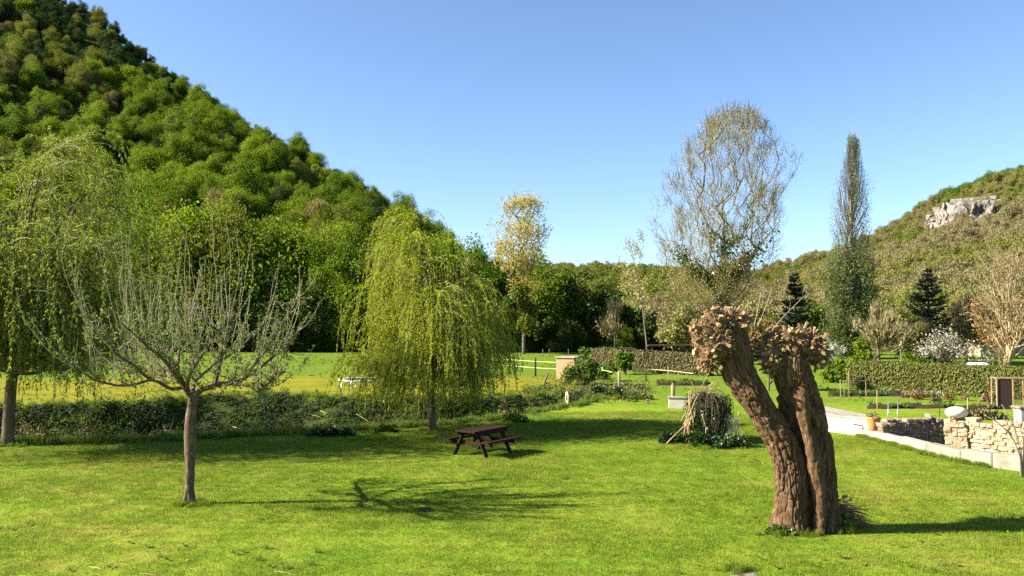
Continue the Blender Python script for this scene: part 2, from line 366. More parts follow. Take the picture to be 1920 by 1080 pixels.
class MB:
    """collects triangles and quads with a material index and a random value"""
    def __init__(self):
        self.v, self.q, self.t, self.r, self.qm, self.tm = [], [], [], [], [], []
        self.n = 0
    def add(self, verts, quads=None, tris=None, rnd=None, mi=0):
        verts = np.asarray(verts, float).reshape(-1, 3)
        self.v.append(verts)
        r = np.full(len(verts), 0.5) if rnd is None else np.broadcast_to(np.asarray(rnd, float), (len(verts),))
        self.r.append(r)
        if quads is not None and len(quads):
            q = np.asarray(quads, np.int64) + self.n
            self.q.append(q)
            self.qm.append(np.full(len(q), mi))
        if tris is not None and len(tris):
            q = np.asarray(tris, np.int64) + self.n
            self.t.append(q)
            self.tm.append(np.full(len(q), mi))
        self.n += len(verts)
        return self
    def mesh(self, name, mats, smooth=False):
        me = bpy.data.meshes.new(name)
        v = np.concatenate(self.v) if self.v else np.zeros((0, 3))
        q = np.concatenate(self.q) if self.q else np.zeros((0, 4), np.int64)
        t = np.concatenate(self.t) if self.t else np.zeros((0, 3), np.int64)
        me.vertices.add(len(v))
        me.vertices.foreach_set('co', v.astype(np.float32).ravel())
        nl = q.size + t.size
        me.loops.add(nl)
        me.loops.foreach_set('vertex_index', np.concatenate([q.ravel(), t.ravel()]).astype(np.int32))
        npoly = len(q) + len(t)
        me.polygons.add(npoly)
        ls = np.concatenate([np.arange(len(q)) * 4, q.size + np.arange(len(t)) * 3]).astype(np.int32)
        me.polygons.foreach_set('loop_start', ls)
        mi = np.concatenate((self.qm or [np.zeros(0)]) + (self.tm or [np.zeros(0)])).astype(np.int32)
        me.polygons.foreach_set('material_index', mi)
        me.polygons.foreach_set('use_smooth', np.full(npoly, smooth))
        at = me.attributes.new('rnd', 'FLOAT', 'POINT')
        at.data.foreach_set('value', np.concatenate(self.r).astype(np.float32))
        for m in ([mats] if isinstance(mats, str) else mats): me.materials.append(MATS[m])
        me.update(calc_edges=True)
        me.validate()
        return me
    def build(self, name, mats, parent=None, smooth=False):
        return link(bpy.data.objects.new(name, self.mesh(name, mats, smooth)), parent)
    # ---- shapes
    def box(self, c, s, rot=None, bevel=0.0, mi=0, rnd=0.5):
        c = np.asarray(c, float)
        h = np.asarray(s, float) / 2
        if bevel <= 0:
            v = np.array([[x, y, z] for z in (-1, 1) for y in (-1, 1) for x in (-1, 1)], float) * h
            q = [(0, 2, 3, 1), (4, 5, 7, 6), (0, 1, 5, 4), (2, 6, 7, 3), (0, 4, 6, 2), (1, 3, 7, 5)]
            t = None
        else:
            b = min(bevel, h.min() * 0.9)
            v, idx = [], {}
            for sx in (-1, 1):
                for sy in (-1, 1):
                    for sz in (-1, 1):
                        s3 = (sx, sy, sz)
                        for ax in range(3):
                            p = np.array(s3, float) * (h - b)
                            p[ax] = s3[ax] * h[ax]
                            idx[(s3, ax)] = len(v)
                            v.append(p)
            v = np.array(v)
            q, t = [], []
            for ax in range(3):
                o1, o2 = [k for k in range(3) if k != ax]
                for s0 in (-1, 1):
                    ring = []
                    for a, bb in ((-1, -1), (1, -1), (1, 1), (-1, 1)):
                        s3 = [0, 0, 0]; s3[ax] = s0; s3[o1] = a; s3[o2] = bb
                        ring.append(idx[(tuple(s3), ax)])
                    if (s0 > 0) == (ax == 1): ring = ring[::-1]
                    q.append(ring)
                for a in (-1, 1):
                    for bb in (-1, 1):
                        lo = [0, 0, 0]; hi = [0, 0, 0]
                        lo[ax], hi[ax] = -1, 1
                        lo[o1] = hi[o1] = a; lo[o2] = hi[o2] = bb
                        q.append([idx[(tuple(lo), o1)], idx[(tuple(hi), o1)], idx[(tuple(hi), o2)], idx[(tuple(lo), o2)]])
            for sx in (-1, 1):
                for sy in (-1, 1):
                    for sz in (-1, 1):
                        t.append([idx[((sx, sy, sz), k)] for k in range(3)])
        if rot is not None: v = v @ np.asarray(rot, float).T
        return self.add(v + c, q, t, rnd, mi)
    def beam(self, a, b, w, h, mi=0, bevel=0.004, up=(0, 0, 1), rnd=0.5):
        a, b = np.asarray(a, float), np.asarray(b, float)
        d = b - a
        L = np.linalg.norm(d)
        d /= L
        s = np.cross(np.asarray(up, float), d)
        if np.linalg.norm(s) < 1e-4: s = np.cross((1, 0, 0), d)
        s /= np.linalg.norm(s)
        u = np.cross(d, s)
        return self.box((a + b) / 2, (L, w, h), np.stack([d, s, u], 1), bevel, mi, rnd)
    def tube(self, pts, rad, n=6, mi=0, rnd=0.5, cap=True):
        pts = np.asarray(pts, float)
        m = len(pts)
        rad = np.broadcast_to(np.asarray(rad, float), (m,))
        tan = np.gradient(pts, axis=0)
        tan /= np.linalg.norm(tan, axis=1, keepdims=True) + 1e-9
        ref = np.array([1.0, 0, 0]) if abs(tan[0, 0]) < 0.8 else np.array([0, 1.0, 0])
        s = np.cross(tan, ref)
        s /= np.linalg.norm(s, axis=1, keepdims=True) + 1e-9
        u = np.cross(tan, s)
        a = np.arange(n) / n * 2 * math.pi
        ring = pts[:, None] + rad[:, None, None] * (np.cos(a)[None, :, None] * s[:, None] + np.sin(a)[None, :, None] * u[:, None])
        v = ring.reshape(-1, 3)
        i = np.arange(m - 1)[:, None] * n
        j = np.arange(n)[None]
        k = (j + 1) % n
        q = np.stack([i + j, i + k, i + n + k, i + n + j], -1).reshape(-1, 4)
        t = None
        if cap:
            v = np.concatenate([v, pts[-1:] + tan[-1:] * rad[-1] * 0.3, pts[:1]])
            e = (m - 1) * n
            t = [(e + x, e + (x + 1) % n, m * n) for x in range(n)] + [((x + 1) % n, x, m * n + 1) for x in range(n)]
        return self.add(v, q, t, rnd, mi)
    def tubes3(self, a, b, r0, r1, mi=0, rnd=0.5):
        """many straight three-sided twigs at once"""
        a, b = np.asarray(a, float), np.asarray(b, float)
        N = len(a)
        d = b - a
        d /= np.linalg.norm(d, axis=1, keepdims=True) + 1e-9
        ref = np.where(np.abs(d[:, :1]) < 0.8, np.array([[1.0, 0, 0]]), np.array([[0, 1.0, 0]]))
        s = np.cross(d, ref)
        s /= np.linalg.norm(s, axis=1, keepdims=True) + 1e-9
        u = np.cross(d, s)
        r0 = np.broadcast_to(np.asarray(r0, float), (N,))[:, None]
        r1 = np.broadcast_to(np.asarray(r1, float), (N,))[:, None]
        rings = []
        for p, r in ((a, r0), (b, r1)):
            for k in range(3):
                an = k * 2 * math.pi / 3
                rings.append(p + r * (math.cos(an) * s + math.sin(an) * u))
        v = np.stack(rings, 1).reshape(-1, 3)
        base = np.arange(N)[:, None] * 6
        q = np.concatenate([base + np.array([[0, 1, 4, 3]]), base + np.array([[1, 2, 5, 4]]), base + np.array([[2, 0, 3, 5]])])
        rr = np.repeat(np.broadcast_to(np.asarray(rnd, float), (N,)), 6)
        return self.add(v, q, None, rr, mi)
    def leaves(self, pos, axis, L, W, rng, mi=0, rnd=None, nrm=None, fold=0.15):
        """diamond leaves: pos = foot, axis = direction of the midrib"""
        pos, axis = np.asarray(pos, float), np.asarray(axis, float)
        N = len(pos)
        if N == 0: return self
        axis = axis / (np.linalg.norm(axis, axis=1, keepdims=True) + 1e-9)
        if nrm is None: nrm = rng.normal(size=(N, 3))
        side = np.cross(axis, nrm)
        side /= np.linalg.norm(side, axis=1, keepdims=True) + 1e-9
        up = np.cross(side, axis)
        L = np.broadcast_to(np.asarray(L, float), (N,))[:, None]
        W = np.broadcast_to(np.asarray(W, float), (N,))[:, None]
        mid = pos + axis * L * 0.45
        tip = pos + axis * L
        v = np.stack([pos, mid + side * W * 0.5 + up * W * fold, tip, mid - side * W * 0.5 + up * W * fold], 1).reshape(-1, 3)
        q = np.arange(N * 4).reshape(-1, 4)
        if rnd is None: rnd = rng.random(N)
        return self.add(v, q, None, np.repeat(rnd, 4), mi)

def smooth_path(pts, n):
    """Catmull-Rom through the points, n samples"""
    pts = np.asarray(pts, float)
    p = np.concatenate([2 * pts[:1] - pts[1:2], pts, 2 * pts[-1:] - pts[-2:-1]])
    t = np.linspace(0, len(pts) - 1 - 1e-6, n)
    i = t.astype(int)
    f = (t - i)[:, None]
    a, b, c, d = p[i], p[i + 1], p[i + 2], p[i + 3]
    return 0.5 * (2 * b + (c - a) * f + (2 * a - 5 * b + 4 * c - d) * f ** 2 + (3 * b - a - 3 * c + d) * f ** 3)
def rot_z(a):
    c, s = math.cos(a), math.sin(a)
    return np.array([[c, -s, 0], [s, c, 0], [0, 0, 1.0]])
def unit(v):
    v = np.asarray(v, float)
    return v / (np.linalg.norm(v, axis=-1, keepdims=True) + 1e-9)
def ball(rng, n):
    return unit(rng.normal(size=(n, 3)))

# ------------------------------------------------------------------ scatter for what nobody could count
def scatter(name, protos, pts, rotz, scl, pick, tilt=None):
    me = bpy.data.meshes.new(name)
    me.vertices.add(len(pts))
    me.vertices.foreach_set('co', np.asarray(pts, np.float32).ravel())
    ro = np.zeros((len(pts), 3), np.float32)
    ro[:, 2] = rotz
    if tilt is not None: ro[:, :2] = tilt
    a = me.attributes.new('rot', 'FLOAT_VECTOR', 'POINT'); a.data.foreach_set('vector', ro.ravel())
    scl = np.asarray(scl, np.float32)
    if scl.ndim == 1: scl = np.repeat(scl[:, None], 3, 1)
    a = me.attributes.new('scl', 'FLOAT_VECTOR', 'POINT'); a.data.foreach_set('vector', scl.ravel())
    a = me.attributes.new('pick', 'INT', 'POINT'); a.data.foreach_set('value', np.asarray(pick, np.int32))
    o = link(bpy.data.objects.new(name, me))
    ng = bpy.data.node_groups.new(name + '_nodes', 'GeometryNodeTree')
    ng.interface.new_socket('Geometry', in_out='INPUT', socket_type='NodeSocketGeometry')
    ng.interface.new_socket('Geometry', in_out='OUTPUT', socket_type='NodeSocketGeometry')
    nn, lk = ng.nodes.new, ng.links.new
    gi, go = nn('NodeGroupInput'), nn('NodeGroupOutput')
    def attr(nm, typ):
        x = nn('GeometryNodeInputNamedAttribute'); x.data_type = typ; x.inputs['Name'].default_value = nm
        return x.outputs[0]
    e2r = nn('FunctionNodeEulerToRotation'); lk(attr('rot', 'FLOAT_VECTOR'), e2r.inputs[0])
    s_, p_ = attr('scl', 'FLOAT_VECTOR'), attr('pick', 'INT')
    jn = nn('GeometryNodeJoinGeometry')
    for k, po in enumerate(protos):
        oi = nn('GeometryNodeObjectInfo'); oi.inputs['Object'].default_value = po; oi.inputs['As Instance'].default_value = True
        cmp = nn('FunctionNodeCompare'); cmp.data_type = 'INT'; cmp.operation = 'EQUAL'
        ins = [i for i in cmp.inputs if i.type == 'INT']
        lk(p_, ins[0]); ins[1].default_value = k
        ip = nn('GeometryNodeInstanceOnPoints')
        lk(gi.outputs[0], ip.inputs['Points']); lk(cmp.outputs[0], ip.inputs['Selection'])
        lk(oi.outputs['Geometry'], ip.inputs['Instance']); lk(e2r.outputs[0], ip.inputs['Rotation']); lk(s_, ip.inputs['Scale'])
        lk(ip.outputs[0], jn.inputs[0])
    lk(jn.outputs[0], go.inputs[0])
    md = o.modifiers.new('scatter', 'NODES'); md.node_group = ng
    kind(o, 'stuff')
    return o

# ================================================================== TERRAIN
def wpts(lst): return np.array([G(*p)[:2] for p in lst])
near_e = wpts([(-600, 850), (-100, 838), (15, 836), (200, 830), (400, 822), (560, 812), (700, 804), (830, 797), (950, 782), (1030, 768), (1090, 758), (1130, 750)])
far_e = wpts([(-700, 772), (-100, 768), (0, 766), (200, 760), (400, 744), (560, 742), (650, 750), (800, 748), (950, 742), (1010, 740), (1060, 742), (1100, 746), (1120, 749)])
def ditch_near(x): return np.interp(x, near_e[:, 0], near_e[:, 1])
def ditch_far(x): return np.maximum(np.interp(x, far_e[:, 0], far_e[:, 1]), ditch_near(x) + 0.01)
def ditch_t(x, y): return (y - ditch_near(x)) / (ditch_far(x) - ditch_near(x))
# kerb and gully on the right
kerb_line = wpts([(1612, 820), (1680, 838), (1735, 853), (1800, 869), (1860, 879), (1990, 896)])
def kerb_x(y): return np.interp(y, kerb_line[::-1, 1], kerb_line[::-1, 0])
def gz(x, y):
    x, y = np.asarray(x, float), np.asarray(y, float)
    t = ditch_t(x, y)
    w = ditch_far(x) - ditch_near(x)
    prof = sstep(0.0, 0.4, t) * (1 - sstep(0.72, 1.0, t))
    z = -1.45 * prof * sstep(0.5, 6.0, w)
    p = np.stack([x * 0.09, y * 0.09, x * 0], -1).reshape(-1, 3)
    z = z + (fbm(p, 3, 3) * 0.05).reshape(x.shape) * sstep(120, 60, y)
    # the gully behind the kerb, in front of the dark dry stone wall
    g = sstep(0.2, 0.5, x - kerb_x(y)) * (1 - sstep(2.4, 2.7, x - kerb_x(y))) * sstep(24.0, 24.5, y) * (1 - sstep(27.9, 28.1, y))
    z = z - 0.5 * g
    return z
def axis_grid(lo, hi, step, far_lo, far_hi, g=1.16):
    a = list(np.arange(lo, hi + 1e-6, step))
    s, x = step, hi
    while x < far_hi:
        s *= g; x += s; a.append(x)
    s, x, b = step, lo, []
    while x > far_lo:
        s *= g; x -= s; b.append(x)
    return np.array(b[::-1] + a)
def grid_mesh(xs, ys, zf):
    X, Y = np.meshgrid(xs, ys)
    Z = zf(X, Y)
    nx, ny = len(xs), len(ys)
    v = np.stack([X, Y, Z], -1).reshape(-1, 3)
    i = np.arange(ny - 1)[:, None] * nx + np.arange(nx - 1)[None]
    q = np.stack([i, i + 1, i + nx + 1, i + nx], -1).reshape(-1, 4)
    return v, q
v, q = grid_mesh(axis_grid(-34, 24, 0.3, -4000, 4000), axis_grid(9, 60, 0.3, -400, 5000), gz)
mb = MB(); mb.add(v, q)
ground = kind(mb.build('ground', 'ground', None, True), 'structure')
x, y = v[:, 0], v[:, 1]
t_ = ditch_t(x, y)
wv = sstep(0.5, 6.0, ditch_far(x) - ditch_near(x))
lx = np.interp(y, [30, 46, 60, 100], [3.5, 5.5, 6.5, 9.0])
jit = fbm(np.stack([x * .12, y * .12, x * 0], -1), 9, 3) * 1.5
left = sstep(1.0, -1.0, x - lx + jit * .4)
dry = left * sstep(0.93, 1.03, t_) * sstep(59.5, 57.5, y + jit * .7)
lush = np.maximum(left * sstep(57.5, 59.5, y + jit * .7), (1 - left) * sstep(36, 44, y) * 0.75)
soil = sstep(0.02, 0.12, t_) * (1 - sstep(0.95, 1.02, t_)) * wv
soil = np.maximum(soil, sstep(101, 106, y + jit))
gl = sstep(0.2, 0.5, x - kerb_x(y)) * (1 - sstep(2.4, 2.7, x - kerb_x(y))) * sstep(24.0, 24.5, y) * (1 - sstep(27.9, 28.1, y))
soil = np.maximum(soil, gl)
ca = ground.data.attributes.new('zone', 'FLOAT_COLOR', 'POINT')
ca.data.foreach_set('color', np.stack([dry, soil, lush, np.ones_like(x)], -1).astype(np.float32).ravel())

# wooded hill on the left; ridge heights (tree tops taken off) against x, the slope starts at the meadow's far edge
HX = [-420, -260, -202, -145, -118, -92, -69, -49, -32, -17.8, -6, 3.6, 14, 24, 60]
HZ = [220, 175, 144, 109, 86, 68, 54, 40.5, 29.5, 18.8, 10.4, 5, 2, 0.3, 0]
HY = [400, 350, 330, 300, 280, 258, 236, 214, 194, 174, 156, 142, 135, 130, 130]
def hill_left_z(x, y):
    x, y = np.asarray(x, float), np.asarray(y, float)
    t = np.clip((y - 108) / (np.interp(x, HX, HY) - 108), 0, 1.5)
    s = np.interp(x, HX, HZ)
    ramp = np.where(t < 1, t ** 1.08, 1 - 0.25 * (t - 1))
    p = np.stack([x * 0.035, y * 0.035, x * 0], -1).reshape(-1, 3)
    n = fbm(p, 21, 3).reshape(x.shape) * 2.0 * np.clip(s / 40, 0, 1) * np.clip(t * 3, 0, 1)
    return s * ramp + n - 0.4
v, q = grid_mesh(np.linspace(-420, 60, 120), np.linspace(104, 420, 90), hill_left_z)
mb = MB(); mb.add(v, q)
kind(mb.build('hill_left', 'forest_floor', None, True), 'structure')
# scrub covered hill on the right
RX = [20, 60, 78, 93.8, 109, 130, 141.7, 153, 166.6, 183.8, 220, 300, 400]
RZ = [4, 12, 16, 21, 25, 32.5, 38, 46, 52, 57.5, 72, 95, 110]
def hill_right_z(x, y):
    x, y = np.asarray(x, float), np.asarray(y, float)
    xr = x * 300.0 / np.maximum(y, 120) * 0.45 + x * 0.55
    t = np.clip((y - 112) / 188, 0, 1.4)
    ramp = np.where(t < 1, t ** 0.9, 1 - 0.2 * (t - 1))
    p = np.stack([x * 0.03, y * 0.03, x * 0], -1).reshape(-1, 3)
    n = fbm(p, 31, 3).reshape(x.shape) * 2.2 * np.clip(t * 3, 0, 1) * np.clip(1.4 - t, 0.2, 1)
    return np.interp(xr, RX, RZ) * ramp + n - 0.4
v, q = grid_mesh(np.linspace(20, 330, 90), np.linspace(106, 370, 70), hill_right_z)
mb = MB(); mb.add(v, q)
kind(mb.build('hill_right', 'scrub_floor', None, True), 'structure')
# far end of the valley
def hill_far_z(x, y):
    x, y = np.asarray(x, float), np.asarray(y, float)
    s = np.interp(x, [-300, -20, 30, 80, 130, 180, 240, 320, 450], [58, 46, 43, 44, 41, 37, 34, 40, 60])
    t = np.clip((y - 360) / 340, 0, 1.5)
    return s * np.where(t < 1, t, 1 - 0.1 * (t - 1)) - 0.5
v, q = grid_mesh(np.linspace(-300, 450, 50), np.linspace(350, 860, 40), hill_far_z)
mb = MB(); mb.add(v, q)
kind(mb.build('hill_far', 'forest_floor', None, True), 'structure')

def terrain(x, y):
    z = gz(x, y)
    if y > 104 and x < 60: z = max(z, hill_left_z(x, y))
    if y > 106 and x > 20: z = max(z, hill_right_z(x, y))
    return float(z)

# ================================================================== TREE MAKERS
def blob_crown(rng, h, rx, n_blob, n_leaf, size, base=0.18, upright=0.0, gap=0.0, mi=0, mb=None, shape=1.0, twig=0):
    """a crown of leafy clumps spread through an uneven ellipsoid standing on z = 0..h"""
    mb = mb or MB()
    cz = h * (base + 1) / 2
    rz = h * (1 - base) / 2
    cen, rad = [], []
    for k in range(n_blob):
        d = ball(rng, 1)[0]
        if d[2] < -0.3: d[2] *= 0.4
        f = rng.uniform(0.25, 0.92)
        w = 1.0 - shape * 0.25 * max(0, d[2])
        cen.append(np.array([d[0] * rx * f * w, d[1] * rx * f * w, cz + d[2] * rz * f]))
        rad.append(rng.uniform(0.12, 0.40) * rx)
    cen, rad = np.array(cen), np.array(rad)
    which = rng.choice(n_blob, n_leaf, p=rad ** 2 / (rad ** 2).sum())
    d = ball(rng, n_leaf)
    d[:, 2] = np.where((d[:, 2] < -0.2) & (rng.random(n_leaf) < .4), -d[:, 2] * 0.7, d[:, 2])
    d = unit(d)
    rr = rad[which] * (rng.random(n_leaf) ** 0.45) * (1 + np.abs(rng.normal(size=n_leaf)) * .22)
    pos = cen[which] + d * rr[:, None] * np.array([.95, .95, 1.1])
    nz = fbm(pos * (3.0 / rx), int(rng.integers(1000)), 2)
    keep = nz > -0.95 + gap
    pos, d = pos[keep], d[keep]
    out = unit(pos - np.array([0, 0, cz * 0.8]))
    nrm = unit(out * 0.45 + d * 0.55 + ball(rng, len(pos)) * 0.85 + np.array([0, 0, 0.3]))
    ax = np.cross(nrm, ball(rng, len(pos)))
    if upright: ax = unit(ax) * (1 - upright) + np.array([0, 0, 1.0]) * upright + out * 0.3
    s = size * rng.uniform(0.6, 1.35, len(pos))
    mb.leaves(pos - unit(ax) * s[:, None] * 0.5, ax, s, s * (0.75 - 0.5 * upright), rng, mi, None, nrm, 0.1)
    if twig:
        k = rng.choice(len(pos), min(twig, len(pos)), replace=False)
        a = pos[k] * np.array([0.55, 0.55, 0.8])
        b = pos[k] + out[k] * size * rng.uniform(0.5, 2.0, (len(k), 1)) + np.array([0, 0, size])
        mb.tubes3(a, b, size * 0.06, size * 0.02, mi, rng.random(len(k)) * 0.6)
    return mb
def trunk_mesh(rng, h, r, limbs=5, lean=0.03, spread=0.5, n=7):
    mb = MB()
    top = np.array([rng.normal() * lean * h, rng.normal() * lean * h, h])
    pts = smooth_path([(0, 0, -0.4), (0, 0, h * 0.05), (top[0] * .4, top[1] * .4, h * .5), top], 9)
    mb.tube(pts, np.linspace(r, r * 0.3, 9) * np.where(np.arange(9) < 1, 1.35, 1), n)
    for k in range(limbs):
        a = rng.uniform(0, 2 * math.pi)
        s = pts[rng.integers(3, 8)]
        L = h * rng.uniform(0.25, 0.45)
        e = s + np.array([math.cos(a) * L * spread, math.sin(a) * L * spread, L * 0.8])
        mb.tube(smooth_path([s, (s + e) / 2 + [math.cos(a) * L * .1, math.sin(a) * L * .1, -L * .04], e], 5), np.linspace(r * .42, r * .12, 5), 5)
    return mb

def grow(rng, p, d, L, r, depth, cfg, segs, tips):
    n = cfg.get('n', 5)
    pts, rad = [np.array(p, float)], [r]
    d = unit(d)
    for k in range(n):
        d = unit(d + ball(rng, 1)[0] * cfg['wander'] + np.array([0, 0, cfg['up'][min(depth, len(cfg['up']) - 1)]]))
        pts.append(pts[-1] + d * L / n)
        rad.append(max(r * (1 - (k + 1) / n * cfg.get('taper', 0.6)), cfg.get('rmin', 0.004)))
    pts = np.array(pts)
    segs.append((pts, np.array(rad), depth))
    if depth >= cfg['depth']:
        tips.append(pts)
        return
    nc = cfg['kids'][min(depth, len(cfg['kids']) - 1)]
    lo = cfg.get('start', 0.3) if depth else cfg.get('start0', 0.3)
    for k in range(nc):
        f = lo + (1 - lo) * (k + rng.random()) / nc
        i = min(int(f * n), n - 1)
        q = pts[i] + (pts[i + 1] - pts[i]) * (f * n - i)
        dd = unit(pts[i + 1] - pts[i])
        a = rng.uniform(*cfg['angle'])
        side = unit(np.cross(dd, ball(rng, 1)[0]))
        nd = dd * math.cos(a) + side * math.sin(a)
        kl = L * rng.uniform(*cfg['len']) * (1.15 - cfg.get('conek', 0.5) * f if cfg.get('cone') else 1)
        grow(rng, q, nd, kl, rad[i] * cfg.get('rk', 0.55), depth + 1, cfg, segs, tips)
def segs_mesh(segs, mb=None, sides=(8, 6, 4, 3, 3), mi=0, rng=None):
    mb = mb or MB()
    for pts, rad, dep in segs:
        mb.tube(pts, rad, sides[min(dep, len(sides) - 1)], mi, rng.random() if rng is not None else 0.5, dep < 2)
    return mb
def along(rng, segs, n, mindepth=1, lo=0.1):
    """n random points on the branches, longer ones get more"""
    S = [(p, d) for p, r, d in segs if d >= mindepth]
    Ls = np.array([np.linalg.norm(p[-1] - p[0]) for p, d in S])
    w = rng.choice(len(S), n, p=Ls / Ls.sum())
    P0 = np.stack([s[0] for s in S])
    m = P0.shape[1]
    f = (lo + (1 - lo) * rng.random(n)) * (m - 1) * 0.999
    i = f.astype(int)
    a, b = P0[w, i], P0[w, i + 1]
    return a + (b - a) * (f - i)[:, None], unit(b - a)

def copy_tree(src, label, loc, rz, scl, group=None, cat=None):
    r = src.copy(); COL.objects.link(r)
    r.location = loc; r.rotation_euler = (0, 0, rz); r.scale = scl
    tag(r, label, cat or src['category'], group)
    for ch in src.children:
        c = ch.copy(); COL.objects.link(c); c.parent = r
        for g in ch.children:
            e = g.copy(); COL.objects.link(e); e.parent = c
    return r

def colonize(rng, targets, stem, knee=.35, rtip=.014, power=.42):
    """branches that reach the target points, each leaving the nearest wood below it; radii from what each carries"""
    pos = [np.asarray(p, float) for p in stem]
    par = [-1] + list(range(len(stem) - 1))
    runs = []
    for T in targets:
        A = np.array(pos)
        d = T - A
        hor = np.linalg.norm(d[:, :2], axis=1)
        cost = np.linalg.norm(d, axis=1) + np.where(d[:, 2] < hor * knee, 4.0 + (hor * knee - d[:, 2]) * 3, 0)
        i = int(np.argmin(cost))
        L = np.linalg.norm(d[i])
        m = max(3, int(L / .7))
        mid = A[i] + d[i] * np.array([.6, .6, .42])
        pth = smooth_path([A[i], mid, T], m + 1)
        pth[1:-1] += rng.normal(size=(m - 1, 3)) * .03 * L ** .5
        idx = [i]
        for q in pth[1:]:
            par.append(idx[-1]); pos.append(q); idx.append(len(pos) - 1)
        runs.append(idx)
    load = np.zeros(len(pos))
    ch = np.zeros(len(pos), int)
    for p in par:
        if p >= 0: ch[p] += 1
    load[ch == 0] = 1
    for k in range(len(pos) - 1, 0, -1): load[par[k]] += load[k] * (1.0 if par[k] != k - 1 or True else 0)
    rad = rtip * np.maximum(load, 1) ** power
    pos = np.array(pos)
    segs = []
    ns = len(stem)
    segs.append((pos[:ns], rad[:ns], 0))
    for idx in runs:
        r = rad[idx].copy(); r[0] = min(r[0], r[1] * 1.3)
        segs.append((pos[idx], r, 1 if r[1] > rtip * 4 else 2 if r[1] > rtip * 2 else 3))
    return segs

# ================================================================== WOODED HILL (left)
rng = np.random.default_rng(7)
def proto_pair(name, crown, cmat, trunk, tmat='bark_dark'):
    return (crown.mesh(name + '_crown', cmat), trunk.mesh(name + '_trunk', tmat, True))
FT = []   # forest tree kinds: (crown mesh, trunk mesh, kind)
for k in range(4):
    FT.append(proto_pair('bright', blob_crown(rng, 10.5, 5.2, 70, 20000, 0.30, -0.10, 0.3), 'leaf_forest_bright', trunk_mesh(rng, 8, 0.22)) + ('bright',))
for k in range(4):
    FT.append(proto_pair('mid', blob_crown(rng, 12, 4.9, 70, 20000, 0.30, -0.10, 0.3), 'leaf_forest_mid', trunk_mesh(rng, 8.5, 0.22)) + ('mid',))
for k in range(2):
    FT.append(proto_pair('olive', blob_crown(rng, 11, 4.8, 64, 18000, 0.28, -0.10, 0.45, 0.0, twig=300), 'leaf_forest_olive', trunk_mesh(rng, 8, 0.2)) + ('olive',))
for k in range(2):
    FT.append(proto_pair('brown', blob_crown(rng, 11, 4.5, 30, 10000, 0.36, 0.0, 0.6, 0.1, twig=1500), 'leaf_forest_brown', trunk_mesh(rng, 9, 0.2, 8), 'bark_grey') + ('brown',))
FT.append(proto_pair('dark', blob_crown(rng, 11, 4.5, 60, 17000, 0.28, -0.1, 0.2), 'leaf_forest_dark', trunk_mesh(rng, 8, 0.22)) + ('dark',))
KIND_LABEL = {
    'bright': ('bright spring-green leafy tree in the wood on the steep left hill', 'bright green trees of the left hill wood'),
    'mid': ('mid-green leafy tree in the wood on the steep left hill', 'mid-green trees of the left hill wood'),
    'olive': ('olive-green half-leafed tree in the wood on the steep left hill', 'olive trees of the left hill wood'),
    'brown': ('bare brownish twiggy tree in the wood on the steep left hill', 'brown twiggy trees of the left hill wood'),
    'dark': ('dark evergreen-looking tree in the wood on the steep left hill', 'dark trees of the left hill wood')}
def forest_tree(k, loc, rz, scl, label=None, group=None):
    cm, tm, kd = FT[k]
    r = thing('forest_tree', label or KIND_LABEL[kd][0], 'tree', loc, rz, group or KIND_LABEL[kd][1])
    r.scale = scl
    link(bpy.data.objects.new('trunk', tm), r)
    link(bpy.data.objects.new('crown', cm), r)
    return r
spots = []
sp = 4.5
yy = 116.0
row = 0
while yy < 345:
    xx = -0.74 * yy - 18 + (row % 2) * sp / 2
    while xx < 16:
        x = xx + rng.normal() * 1.5
        y = yy + rng.normal() * 1.5
        z = float(hill_left_z(x, y))
        if np.interp(x, HX, HZ) > 4 and y < np.interp(x, HX, HY) + 14:
            spots.append((x, y, z))
        xx += sp
    yy += sp * (0.92 + 0.20 * (yy - 116) / 120)
    row += 1
def pick_kind(x, y, z):
    n = fbm(np.array([[x * 0.028, y * 0.028, 0]]), 55, 2)[0] + rng.normal() * 0.30
    if proj((x, y, z + 8))[1] < 95 + rng.normal() * 15 and rng.random() < .7: return 12  # dark crowns up here put the upper slope's shade into colour
    if n > 0.42: return int(rng.integers(8, 10))
    if n > 0.22 and rng.random() < .6: return int(rng.integers(10, 12))
    if n < -.95 or rng.random() < .015: return 12
    if n < -0.2: return int(rng.integers(4, 8))
    return int(rng.integers(0, 4))
rest = []
cnt = 0
spots.sort(key=lambda s: s[1])
for x, y, z in spots:
    k = pick_kind(x, y, z)
    s = float(np.clip(rng.lognormal(-.44, .32), .40, 1.1))
    if y > 175: s *= .86
    if x > -30: s = min(s, .55 + .011 * (14 - x))
    if y > np.interp(x, HX, HY) - 12: s *= 0.8
    px, py = proj((x, y, z + 6))
    seen = -60 < px < 1960
    if seen and cnt < 285:
        forest_tree(k, (x, y, z - 0.2), rng.uniform(0, 6.28), (s * rng.uniform(.9, 1.12), s * rng.uniform(.9, 1.12), s * rng.uniform(0.85, 1.25)))
        cnt += 1
    else:
        rest.append((x, y, z - 0.2, k, s))
PROTO = [bpy.data.objects.new('wood_tree_shape', f[0]) for f in FT]
rest = np.array(rest)
o = scatter('distant_wood', PROTO, rest[:, :3], rng.uniform(0, 6.28, len(rest)), rest[:, 4], rest[:, 3].astype(int))
tag(o, 'leafy wood covering the upper slope and ridge of the left hill', 'wood')
